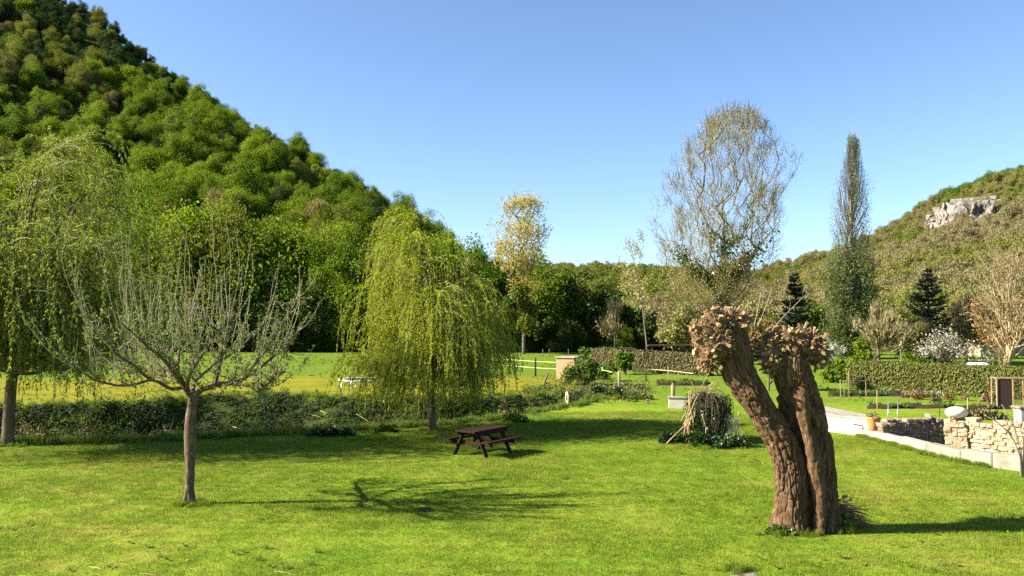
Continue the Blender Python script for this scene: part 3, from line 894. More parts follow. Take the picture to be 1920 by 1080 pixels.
# tall trees of the wood's edge, along the far side of the meadow
EDGE = [(-40, 110, 17, 5), (30, 112, 17, 1), (95, 109, 16, 6), (150, 113, 18, 2), (215, 110, 18, 7), (262, 113, 20, 0), (320, 109, 19, 8), (372, 112, 20, 1), (430, 109, 19, 9), (485, 113, 20, 3),
        (540, 109, 17, 6), (592, 112, 15, 4), (640, 107, 14.5, 5), (690, 110, 14, 12), (735, 113, 15.5, 2), (775, 109, 14, 10), (815, 112, 15, 7), (860, 110, 13, 11), (893, 113, 14, 4), (925, 116, 12, 12),
        (455, 106, 11, 12), (520, 105.5, 10, 12), (600, 105.5, 9.5, 12), (660, 105, 9, 4), (340, 106, 10, 12), (250, 106, 9, 4), (120, 106, 9, 12), (740, 105.5, 9, 12), (830, 106, 8.5, 12)]
for px, d, h, k in EDGE:
    g = P(px, 640, d)
    z = terrain(g[0], d)
    s = h / (11.0 if k not in (4, 5, 6, 7) else 12.0)
    w = s * rng.uniform(0.85, 1.0)
    forest_tree(k, (g[0], d, z - 0.1), rng.uniform(0, 6.28), (w, w, s), {'bright': 'tall bright-green tree at the foot of the left hill, edging the meadow', 'mid': 'tall mid-green tree at the foot of the left hill, edging the meadow', 'olive': 'tall olive-green tree at the foot of the left hill, edging the meadow', 'brown': 'tall brown twiggy tree at the foot of the left hill, edging the meadow', 'dark': 'dark shaded tree at the foot of the left hill, edging the meadow'}[FT[k][2]], 'tall ' + FT[k][2] + ' trees along the meadow edge')
# far wood at the end of the valley, brighter leaves stand in for haze
FAR = []
for k, (m, sz) in enumerate((('leaf_forest_bright', .8), ('leaf_scrub_green', .8), ('leaf_forest_olive', .8), ('leaf_forest_mid', .8), ('leaf_scrub_olive', .8))):
    FAR.append(bpy.data.objects.new('far_tree_shape', blob_crown(rng, 10, 5, 14, 700, sz, 0.05).mesh('far_crown', m)))
pts, pk, ss = [], [], []
for i in range(2600):
    y = rng.uniform(365, 760)
    x = rng.uniform(-0.08 * y - 20, 0.36 * y + 40)
    pts.append((x, y, float(hill_far_z(x, y)) - 0.5))
    n = fbm(np.array([[x * .012, y * .012, 0]]), 77, 2)[0] + rng.normal() * .35
    pk.append(4 if n > .7 else 2 if n > .25 else 1 if n > -.2 else 3 if n > -.35 else 0)
    ss.append(rng.uniform(0.7, 1.15))
o = scatter('far_wood', FAR, np.array(pts), rng.uniform(0, 6.28, len(pts)), np.array(ss), pk)
tag(o, 'green woodland with haze put into its leaf colours on the low hill closing the valley', 'wood')
# scrub on the right hill
SCR = []
for k in range(6):
    m = ('leaf_scrub_olive', 'leaf_scrub_tan', 'leaf_scrub_green', 'leaf_scrub_olive', 'leaf_scrub_tan', 'leaf_forest_olive')[k]
    SCR.append(bpy.data.objects.new('scrub_shape', blob_crown(rng, 5.0, 3.1, 26, 4200, 0.30, -0.15, 0.35, 0.0, twig=250).mesh('scrub_crown', m)))
# where the bare rock stands
def hit_right(px, py):
    d = ray(px, py)
    for Y in np.arange(115, 330, 0.5):
        t = Y / d[1]
        p = np.array([d[0] * t, Y, CAM_H + d[2] * t])
        if p[2] < hill_right_z(p[0], p[1]): return p
    return p
rock_c = hit_right(1812, 405)
pts, pk, ss = [], [], []
for i in range(3300):
    y = rng.uniform(118, 345)
    x = rng.uniform(22, 0.66 * y + 25)
    z = float(hill_right_z(x, y))
    px, py = proj((x, y, z + 2))
    if 1740 < px < 1888 and y < rock_c[1] + 4 and abs(py - (420 - (px - 1735) * 0.20)) < 17 and rng.random() < .9: continue
    n = fbm(np.array([[x * .03, y * .03, 0]]), 91, 2)[0] + rng.normal() * .3
    k = 2 if n < -.45 else 5 if n < -.2 else (1 if rng.random() < .5 else 4) if n > .38 else (0 if rng.random() < .5 else 3)
    pts.append((x, y, z - 0.5)); pk.append(k)
    ss.append(rng.uniform(0.6, 1.2) * (1.0 if y < 260 else 0.85))
o = scatter('hillside_scrub', SCR, np.array(pts), rng.uniform(0, 6.28, len(pts)), np.array(ss), pk)
tag(o, 'olive and tan spring scrub covering the right hillside', 'scrub')
# limestone outcrop: broken faces stepping up the slope
mb = MB()
oc = thing('limestone_outcrop', 'pale grey limestone cliff breaking through scrub on the right hill', 'rock', tuple(rock_c))
for k, (px, py, w, h) in enumerate([(1746, 419, 7, 5), (1766, 414, 10, 8), (1784, 410, 12, 12), (1802, 408, 12, 14), (1820, 394, 12, 12), (1840, 398, 10, 11), (1858, 390, 10, 9), (1878, 382, 9, 6), (1800, 428, 7, 7), (1838, 418, 6, 5), (1862, 408, 5, 4), (1768, 466, 3.4, 3)]):
    c = hit_right(px, py + 8)
    n = 44
    u, w_ = np.meshgrid(np.linspace(-1, 1, n), np.linspace(-1, 1, n))
    fall = np.clip((1 - u ** 2) * (1 - w_ ** 2) * 1.5 + vn(np.stack([u * 3, w_ * 3, u * 0 + k], -1).reshape(-1, 3), 6).reshape(u.shape) * .45, 0, 1)
    pos = np.stack([u * w / 2, w_ * 0, (w_) * h / 2], -1).reshape(-1, 3)
    nz = fbm((pos + c) * np.array([0.30, .3, 0.13]), 5, 4)
    nz2 = np.abs(vn((pos + c) * np.array([0.22, .2, 0.10]), 15))
    depth = (-1.0 * nz - 2.2 * nz2 - 1.5 + 1.2 * vn((pos + c) * np.array([.9, .9, .5]), 25)) * fall.ravel() + (1 - fall.ravel()) * 3.0
    sd = rng.uniform(-1, 1, (26, 2))
    dd = ((np.stack([u.ravel(), w_.ravel()], -1)[:, None] - sd[None]) * [1.0, .7]) ** 2
    blk = rng.uniform(-1, 1, 26)[np.argmin(dd.sum(-1), 1)]
    depth = depth + blk * 1.1 * np.clip(fall.ravel() * 2, 0, 1)
    pos[:, 1] = depth + pos[:, 2] * 0.45
    pos[:, 0] += vn((pos + c) * 0.4, 8) * 0.8
    i = np.arange(n - 1)[:, None] * n + np.arange(n - 1)[None]
    qd = np.stack([i, i + 1, i + n + 1, i + n], -1).reshape(-1, 4)
    az = math.atan2(c[0], c[1])
    m_ = MB(); m_.add(pos @ rot_z(-az * 1.2).T + (c - rock_c), qd)
    m_.build('rock_face', 'limestone', oc)

# dark undergrowth filling the foot of the wood and of the shaded trees
und = []
for i in range(300):
    px = rng.uniform(-120, 1260)
    if px > 1190 and rng.random() < .6: continue
    d = rng.uniform(103.5, 118) if px > 960 else rng.uniform(105.5, 114)
    g = P(px, 640, d)
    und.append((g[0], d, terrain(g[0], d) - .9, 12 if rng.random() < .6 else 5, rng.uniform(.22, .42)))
und = np.array(und)
o = scatter('undergrowth', PROTO, und[:, :3], rng.uniform(0, 6.28, len(und)), und[:, 4], und[:, 3].astype(int))
tag(o, 'dark undergrowth along the foot of the wooded hill', 'undergrowth')

# ================================================================== POLLARD WILLOW
leaf_mat('straw_brown', [(0.0, (0.10, 0.058, 0.028)), (0.5, (0.22, 0.14, 0.07)), (1.0, (0.38, 0.27, 0.14))], trans=0.0, spec=0.1, nscale=3)
def bark_tube(path, rad, seed, nside=150, amp=.022, flare=None):
    m = len(path)
    tan = np.gradient(path, axis=0)
    tan = unit(tan)
    s = np.zeros((m, 3))
    s[0] = unit(np.cross(tan[0], [0, 1.0, 0]))
    for i in range(1, m):
        s[i] = unit(s[i - 1] - tan[i] * np.dot(s[i - 1], tan[i]))
    u = np.cross(tan, s)
    arc = np.concatenate([[0], np.cumsum(np.linalg.norm(np.diff(path, axis=0), axis=1))])
    a = np.arange(nside) / nside * 2 * math.pi
    A, S = np.meshgrid(a, arc)
    Rr = np.repeat(np.asarray(rad)[:, None], nside, 1)
    cyl = np.stack([np.cos(A) * Rr, np.sin(A) * Rr, S], -1).reshape(-1, 3)
    w = vn(cyl * [3, 3, 1.6], seed) * .05
    cw = cyl + np.stack([w, -w, w * 0], -1)
    r1 = np.clip(np.abs(vn(cw * [11, 11, 3.0], seed + 1)) * 3.4, 0, 1) * 2 - 1
    r2 = np.clip(np.abs(vn(cw * [26, 26, 9], seed + 2)) * 3.0, 0, 1) * 2 - 1
    f3 = fbm(cyl * [2.2, 2.2, 1.2], seed + 3, 3)
    pl = vn(cyl * [9, 9, 22], seed + 4)
    dsp = amp * (r1 * .6 + r2 * .35) + .045 * f3 + .006 * pl
    if flare is not None:
        fl = (1 - sstep(0, .55, S)) ** 2
        dsp = dsp.reshape(S.shape) + fl * (flare * (.6 + .5 * np.cos(A * 5 + seed)))
        dsp = dsp.ravel()
    rr = (Rr.ravel() + dsp).reshape(S.shape)
    v = path[:, None] + rr[..., None] * (np.cos(A)[..., None] * s[:, None] + np.sin(A)[..., None] * u[:, None])
    i = np.arange(m - 1)[:, None] * nside
    j = np.arange(nside)[None]
    k = (j + 1) % nside
    q = np.stack([i + j, i + k, i + nside + k, i + nside + j], -1).reshape(-1, 4)
    mb = MB()
    vv = v.reshape(-1, 3)
    top = path[-1:] + tan[-1:] * .05
    e = (m - 1) * nside
    mb.add(np.concatenate([vv, top]), q, [(e + x, e + (x + 1) % nside, m * nside) for x in range(nside)])
    return mb

def ico(sub=3):
    import bmesh
    bm = bmesh.new()
    bmesh.ops.create_icosphere(bm, subdivisions=sub, radius=1)
    v = np.array([x.co[:] for x in bm.verts])
    f = np.array([[x.index for x in fc.verts] for fc in bm.faces])
    bm.free()
    return v, f
ICO4, ICO4F = ico(5)
ICO3, ICO3F = ico(3)
ICO2, ICO2F = ico(2)

def stub_mesh(rng, seed, cut):
    """a sawn branch stub along +z: bark sides, ringed pale face, slightly slanting cut"""
    n = 8
    a = np.arange(n) / n * 2 * math.pi
    wob = 1 + .18 * np.sin(a * 2 + seed) + rng.normal(size=n) * .07
    sl = rng.uniform(-.35, .35, 2)
    rings = []
    for z, r in ((-.4, 1.35), (0, 1.25), (.55, 1.0), (.97, .98)):
        rings.append(np.stack([np.cos(a) * r * wob, np.sin(a) * r * wob, z + (sl[0] * np.cos(a) + sl[1] * np.sin(a)) * .35 * (z > .9)], -1))
    rings.append(rings[-1] * [.86, .86, 1] + [0, 0, .05])
    v = np.concatenate(rings + [np.array([[0, 0, 1.0]])])
    q, t = [], []
    for k in range(4):
        for j in range(n):
            q.append((k * n + j, k * n + (j + 1) % n, (k + 1) * n + (j + 1) % n, (k + 1) * n + j))
    mb = MB()
    mb.add(v, q, None, .5, 0)
    mb.add(np.concatenate([rings[-1], v[-1:]]), None, [(j, (j + 1) % n, n) for j in range(n)], .5, 1)
    return mb.mesh('cut_stub', ['bark_stub', cut], False)

def pollard():
    rng = np.random.default_rng(41)
    b = G(1500, 996)
    Y = b[1]
    t = thing('pollard_willow', 'old pollarded willow with two leaning trunks ending in knobbly sawn heads', 'tree', tuple(b))
    def L(px, py, dy=0.0): return P(px, py, Y + dy) - b
    ppm = F_PX / Y
    # left trunk
    lp = smooth_path([L(1481, 1004), L(1481, 985), L(1481, 930), L(1479, 868), L(1461, 822), L(1433, 778), L(1403, 734), L(1384, 700), L(1376, 668), L(1371, 640), L(1368, 612)], 400)
    lr = np.interp(np.linspace(0, 1, 400), [0, .06, .2, .4, .55, .7, .8, .9, 1], np.array([40, 36, 31, 30, 31, 32, 34, 33, 27]) / ppm)
    bark_tube(lp, lr * .84, 3, 250, .036, .09).build('trunk', 'bark_pollard', t, True)
    # right trunk, behind and shaded by the left one
    rp = smooth_path([L(1546, 990, .10), L(1546, 975, .10), L(1543, 930, .10), L(1538, 875, .10), L(1529, 815, .10), L(1514, 768, .10), L(1498, 732, .10), L(1488, 700, .10), L(1485, 672, .1), L(1485, 645, .1)], 380)
    rr = np.interp(np.linspace(0, 1, 380), [0, .06, .2, .45, .6, .75, .9, 1], np.array([36, 32, 28, 30, 37, 40, 38, 33]) / ppm)
    bark_tube(rp, rr * .80, 11, 230, .036, .07).build('trunk', 'bark_pollard', t, True)
    sp_ = smooth_path([L(1492, 754, -.12), L(1500, 738, -.22), L(1505, 765, -.25), L(1511, 798, -.24), L(1524, 850, -.20), L(1533, 903, -.18), L(1537, 948, -.18), L(1535, 985, -.22), L(1534, 1003, -.24)], 150)
    sr = np.interp(np.linspace(0, 1, 150), [0, .1, .3, .7, .9, 1], np.array([9, 13, 13, 10, 9, 13]) / ppm)
    bark_tube(sp_, sr, 19, 60, .012).build('side_stem', 'bark_pollard', t, True)
    ip = smooth_path([L(1514, 996, .16), L(1513, 940, .18), L(1508, 870, .2), L(1496, 815, .2), L(1478, 775, .2), L(1462, 745, .2)], 120)
    bark_tube(ip, np.interp(np.linspace(0, 1, 120), [0, .4, .8, 1], np.array([22, 18, 14, 8]) / ppm), 23, 80, .02).build('inner_stem', 'bark_pollard', t, True)
    # heads
    def head(spheres, seed, nst, cutm, weights, sun_only):
        mbh = MB()
        cs = []
        for (px, py, dy, r) in spheres:
            c = L(px, py, dy)
            cs.append((c, r))
            d = fbm(ICO3 * 2.2 + c * 3, seed, 3) * .18 + np.abs(vn(ICO3 * 5 + c * 4, seed + 5)) * .16
            mbh.add(c + ICO3 * (r * (1 + d))[:, None], None, ICO3F)
        burl = mbh.build('burl', 'bark_burl', t, True)
        meshes = [stub_mesh(rng, k, cutm[k % len(cutm)]) for k in range(8)]
        pts = []
        tries = 0
        while len(pts) < nst and tries < 9000:
            tries += 1
            c, r = cs[rng.integers(len(cs))]
            d = ball(rng, 1)[0]
            p = c + d * r * 1.02
            if any(np.linalg.norm(p - c2) < r2 * .93 for c2, r2 in cs): continue
            g = weights(p, d)
            if rng.random() > g: continue
            if any(np.linalg.norm(p - q0) < .056 for q0, _ in pts): continue
            pts.append((p, d))
        for k, (p, d) in enumerate(pts):
            o = link(bpy.data.objects.new('cut_stub', meshes[int(rng.integers(8))]), t)
            d = unit(d + rng.normal(size=3) * .28 + [0, 0, .18])
            o.location = p
            rq = Vector(d).to_track_quat('Z', 'Y')
            o.rotation_euler = rq.to_euler()
            w = rng.uniform(.020, .042) * (1.2 if rng.random() < .15 else 1)
            o.scale = (w, w * rng.uniform(.8, 1.15), rng.uniform(.07, .17))
        kn = MB()
        for k in range(330):
            c, r = cs[rng.integers(len(cs))]
            d = ball(rng, 1)[0]
            p = c + d * r * 1.03
            if any(np.linalg.norm(p - c2) < r2 * .95 for c2, r2 in cs): continue
            e = p + unit(d + rng.normal(size=3) * .35) * rng.uniform(.03, .10)
            w = rng.uniform(.008, .020)
            kn.tube([p - d * .02, (p + e) / 2, e], [w * 1.3, w, w * .9], 6, int(rng.random() < .0), .5)
        kind(kn.build('small_stubs', 'bark_stub', t), 'stuff')
        # dead twig fuzz and bark flakes between the stubs
        fz = MB()
        n = 1500
        ci = rng.integers(len(cs), size=n)
        cc = np.array([c for c, r in cs])[ci]
        rr_ = np.array([r for c, r in cs])[ci]
        d = ball(rng, n)
        p = cc + d * rr_[:, None] * 1.03
        ok = np.ones(n, bool)
        for c2, r2 in cs: ok &= np.linalg.norm(p - c2, axis=1) > r2 * .95
        p, d = p[ok], d[ok]
        e = p + unit(d + ball(rng, len(p)) * .8 + [0, 0, .1]) * rng.uniform(.03, .15, (len(p), 1))
        fz.tubes3(p, e, .0055, .0025, 0, rng.random(len(p)))
        fz.leaves(p, d + ball(rng, len(p)), rng.uniform(.03, .09, len(p)), rng.uniform(.018, .045, len(p)), rng, 0)
        kind(fz.build('dead_twigs', 'straw_brown', t), 'stuff')
    def wl(p, d): return .9 if (d[0] < .25 or d[2] > .3) else .25
    head([(1338, 655, -.10, .27), (1326, 626, -.02, .25), (1345, 608, .0, .26), (1376, 607, .08, .24), (1330, 672, .0, .2), (1352, 640, -.12, .22), (1330, 640, .28, .25), (1365, 615, .3, .26)], 5, 150, ['wood_cut', 'wood_cut_brown', 'wood_cut', 'wood_cut_yellow', 'wood_cut_brown', 'wood_cut'], wl, True)
    head([(1442, 660, .0, .22), (1452, 644, .10, .22), (1478, 640, .05, .22), (1502, 640, .06, .22), (1526, 650, .05, .22), (1535, 670, .05, .15), (1462, 650, .35, .25), (1510, 650, .36, .25), (1446, 685, .02, .15)], 25, 145, ['wood_cut_brown', 'wood_cut', 'wood_cut_brown', 'wood_cut', 'wood_cut_yellow'], wl, False)
    # upright twigs left on the heads
    tw = MB()
    for pts, r in (([(1403, 590, .1), (1403, 562, .1)], .014), ([(1410, 630, .45), (1421, 580, .45), (1427, 548, .45)], .010), ([(1418, 620, .5), (1432, 585, .5), (1448, 540, .5)], .009), ([(1447, 620, .4), (1468, 595, .4), (1490, 573, .4), (1507, 556, .4)], .009), ([(1440, 735, -.1), (1428, 715, .1)], .007)):
        p = smooth_path([L(*q) for q in pts], 8) if len(pts) > 2 else np.array([L(*q) for q in pts])
        tw.tube(p, np.linspace(r, r * .5, len(p)), 5)
    for (a, e) in (((1478, 586), (1502, 590)), ((1486, 577), (1512, 575)), ((1470, 594), (1484, 604)), ((1480, 584), (1482, 566))):
        p = np.array([L(*a, .4), L(*e, .4)])
        tw.tube(p, [.005, .002], 4)
    tw.build('left_twig', 'bark_shoot', t, True)
pollard()

# ivy round the pollard's foot
def ivy_patch(name, label, cx, cy, rx, ry, h, n, seed, size=.07, mats='leaf_ivy', lumps=6, cat='plant', lo=0.0):
    rng = np.random.default_rng(seed)
    z = float(gz(cx, cy))
    mb = MB()
    for k in range(lumps):
        a, r = rng.uniform(0, 6.283), rng.random() ** .5
        c = np.array([math.cos(a) * rx * r * .8, math.sin(a) * ry * r * .8, 0])
        hh = h * rng.uniform(.5, 1.0)
        m = n // lumps
        d = ball(rng, m)
        d[:, 2] = np.abs(d[:, 2])
        rr = rng.random(m) ** .4
        p = c + d * rr[:, None] * np.array([max(rx * .45, .08), max(ry * .45, .08), hh])
        p[:, 2] += lo
        mb.leaves(p, d + ball(rng, m) * .7, size * rng.uniform(.6, 1.4, m), size * rng.uniform(.5, 1.1, m), rng, 0, None, d + ball(rng, m) * .5 + [0, 0, .5])
        st = rng.choice(m, min(m, 25), replace=False)
        mb.tubes3(c + rng.normal(size=(len(st), 3)) * [.04, .04, 0], p[st], .004, .002, 0, .3)
    o = mb.build(name, mats)
    o.location = (cx, cy, z)
    return tag(o, label, cat)
pb = G(1560, 990)
ivy_patch('ivy_plant', 'glossy green ivy clump at the right foot of the pollard willow', pb[0] + .02, pb[1] - .15, .34, .22, .46, 560, 51, .10, 'leaf_ivy_bright')
pb = G(1590, 960)
ivy_patch('ivy_plant', 'small dark ivy tuft behind the twig bundle by the pollard willow', pb[0] - .15, pb[1] + .2, .25, .2, .32, 200, 52, .09)
pb = G(1470, 1000)
ivy_patch('ivy_plant', 'low ivy fringe before the left trunk of the pollard willow', pb[0], pb[1] - .08, .46, .12, .17, 420, 53, .07, 'leaf_ivy_bright')
pb = G(1508, 985)
ivy_patch('ivy_plant', 'ivy growing between the two trunks of the pollard willow', pb[0], pb[1] - .1, .10, .08, .75, 160, 54, .07, lumps=3)
# bundle of cut twigs leaning at the foot
def twig_bundle():
    rng = np.random.default_rng(55)
    b = G(1590, 985)
    t = thing('twig_bundle', 'bundle of reddish cut twigs lying against the pollard willow foot', 'twigs', tuple(b))
    mb = MB()
    for k in range(60):
        s = np.array([-.32 + rng.normal() * .08, rng.normal() * .10 + .1, .36 + rng.normal() * .05])
        e = np.array([.26 + rng.normal() * .10, rng.normal() * .22, max(.02, .20 + rng.normal() * .14)])
        m = (s + e) / 2 + rng.normal(size=3) * .04
        mb.tube(smooth_path([s, m, e], 5), np.linspace(.008, .004, 5), 4, 0, rng.random(), False)
    for k in range(26):
        s = np.array([-.2 + rng.normal() * .1, rng.normal() * .12, .26])
        e = np.array([.34 + rng.normal() * .12, -.15 + rng.normal() * .15, .015])
        mb.tube(smooth_path([s, (s + e) / 2 + rng.normal(size=3) * .03, e], 5), np.linspace(.006, .003, 5), 4, 0, rng.random() * .6, False)
    mb.build('twig', 'twig_red', t)
twig_bundle()

# ================================================================== SECOND POLLARD STUMP with leaning rods
def stump():
    rng = np.random.default_rng(61)
    b = G(1322, 828)
    Y = b[1]
    t = thing('pollard_stump', 'squat old willow stump overgrown with twigs behind the pollard willow', 'tree stump', tuple(b))
    def L(px, py, dy=0.0): return P(px, py, Y + dy) - b
    pth = smooth_path([L(1330, 838), L(1328, 800), L(1330, 765), L(1335, 740)], 60)
    bark_tube(pth, np.interp(np.linspace(0, 1, 60), [0, .15, .7, 1], [.66, .56, .6, .45]), 8, 80, .03, .12).build('trunk', 'bark_dark', t, True)
    pth = smooth_path([L(1296, 835, -.2), L(1293, 800, -.2), L(1300, 765, -.15)], 40)
    bark_tube(pth, np.linspace(.22, .14, 40), 9, 40, .02).build('side_stem', 'bark_pollard', t, True)
    tw = MB()
    for k in range(130):
        a = rng.uniform(0, 6.283)
        s = np.array([.15 + math.cos(a) * .45 * rng.random(), math.sin(a) * .5, 1.45 + rng.normal() * .15])
        e = s + np.array([math.cos(a) * rng.uniform(.1, .45), math.sin(a) * .3, -rng.uniform(.2, 1.1)])
        tw.tube(smooth_path([s, (s + e) / 2 + [math.cos(a) * .18, math.sin(a) * .18, .12], e], 5), np.linspace(.008, .004, 5), 3, 0, rng.random(), False)
    n = 1800
    a = rng.uniform(0, 6.283, n); hh = rng.uniform(.5, 1.55, n)
    p = np.stack([.1 + np.cos(a) * rng.uniform(.5, .78, n), np.sin(a) * rng.uniform(.5, .75, n), hh], -1)
    tw.leaves(p, ball(rng, n) + [0, 0, -.5], rng.uniform(.05, .10, n), rng.uniform(.03, .06, n), rng, 1)
    tw.leaves(p[:900] * [1.05, 1.05, .8], ball(rng, 900) + [0, 0, -.5], .09, .07, rng, 2)
    kind(tw.build('hanging_twigs', ['twig_dark', 'leaf_bramble', 'leaf_ivy'], t), 'stuff')
    # straw coloured rods leaning across it: every rod a thing of its own
    rods = [((1250, 819, -.5), (1345, 738, .0), .022, 'long pale rod leaning on the stump, its foot furthest left'),
            ((1284, 812, -.4), (1336, 716, .0), .020, 'pale rod leaning steeply over the left side of the stump'),
            ((1290, 812, -.45), (1352, 722, .1), .017, 'thin pale rod crossing the top left of the stump'),
            ((1280, 762, -.3), (1350, 712, .1), .014, 'slim curved straw-coloured rod lying on top of the stump'),
            ((1347, 823, -.75), (1360, 778, -.55), .020, 'short pale stake leaning before the stump, left of two'),
            ((1381, 832, -.75), (1385, 772, -.7), .022, 'upright pale stake right of the stump'),
            ((1320, 802, -.70), (1316, 776, -.66), .020, 'short grey stake in front of the stump'),
            ((1287, 771, -.4), (1294, 726, -.4), .012, 'dark thin stake left of the stump'),
            ]
    for a, e, r, lb in rods:
        A, E_ = P(a[0], a[1], Y + a[2]), P(e[0], e[1], Y + e[2])
        if lb.startswith(('long', 'pale rod', 'thin pale', 'short pale', 'upright', 'short grey')): A[2] = min(A[2], .02)
        o = thing('willow_rod', lb, 'stick', tuple(A))
        m = (E_ - A) * .5 + rng.normal(size=3) * .04
        MB().tube(smooth_path([A * 0, m, E_ - A], 8), np.linspace(r, r * .7, 8), 6).build('rod', 'bark_pale', o, True)
    br = MB()
    for k in range(30):
        A = L(1290 + rng.normal() * 8, 800 + rng.normal() * 14, -.45 + rng.normal() * .08)
        E_ = L(1342 + rng.normal() * 8, 728 + rng.normal() * 9, -.1 + rng.normal() * .2)
        m = L(1306 + rng.normal() * 9, 752 + rng.normal() * 9, -.4)
        br.tube(smooth_path([A, m, E_], 8), np.linspace(.010, .005, 8), 4, 0, rng.random(), False)
    o = kind(br.build('brushwood', 'straw'), 'stuff')
    o.location = tuple(b)
    tag(o, 'tangle of straw-coloured cut rods bent over the stump', 'brushwood')
    arch = MB().tube(smooth_path([P(1303, 790, Y), P(1302, 735, Y), P(1290, 705, Y), P(1262, 690, Y), P(1258, 692, Y)], 14), np.linspace(.012, .004, 14), 5)
    tag(arch.build('bent_cane', 'bark_pale', None, True), 'thin pale cane arching left above the stump', 'stick')
stump()
for k, (px, py, rx, h, n, lb) in enumerate([(1262, 829, .50, .50, 700, 'green nettle clump left of the stump'), (1308, 835, .45, .62, 800, 'bright leafy nettle clump in front of the stump'), (1352, 838, .40, .42, 500, 'low leafy weeds at the right foot of the stump'), (1384, 837, .35, .5, 450, 'leafy weeds around the upright pale stake')]):
    g = G(px, py)
    ivy_patch('nettle_clump', lb, g[0], g[1] - .15, rx, .3, h, n, 70 + k, .10, 'leaf_ivy' if k != 1 else 'leaf_bramble', 7)
g = G(1382, 800)
ivy_patch('blossom_sprig', 'small white flowering sprigs right of the stump', P(1378, 780, 26.9)[0], 26.9, .28, .2, .30, 60, 79, .05, 'petal_white', 5, 'flowers', .75)

# ================================================================== PICNIC TABLE
def picnic():
    c = G(905, 848)
    t = thing('picnic_table', 'dark stained wooden picnic table with fixed benches on the lawn', 'picnic table', tuple(c), R(55))
    rng = np.random.default_rng(5)
    for k in range(5):
        y = (k - 2) * .147
        MB().box((0, y, .705 + rng.normal() * .002), (1.75, .138, .055), None, .008).build('top_plank', 'wood_table', t)
    for s in (-1, 1):
        for k in range(2):
            MB().box((rng.normal() * .006, s * (.66 + k * .14) - s * .0, .425), (1.75, .13, .055), None, .008).build('seat_plank', 'wood_table', t)
    for x in (-.60, .60):
        for s in (-1, 1):
            MB().beam((x, s * .24, .676), (x, s * .60, -.03), .055, .145, 0, .008, (1, 0, 0)).build('leg', 'wood_table', t)
        xo = x + (.048 if x < 0 else -.048)
        MB().box((xo, 0, .335), (.045, 1.55, .12), None, .006).build('seat_support', 'wood_table', t)
        MB().box((xo, 0, .622), (.045, .66, .10), None, .006).build('top_support', 'wood_table', t)
    for s in (-1, 1):
        MB().box((0, s * .352, .632), (1.60, .03, .085), None, .005).build('apron', 'wood_table', t)
    for s in (-1, 1):
        MB().beam((s * .50, 0, .31), (s * .10, 0, .665), .07, .045, 0, .006).build('brace', 'wood_table', t)
picnic()

# ================================================================== NAMED TREES
def base_at(px, d): 
    g = P(px, 640, d)
    return np.array([g[0], d, terrain(g[0], d)])

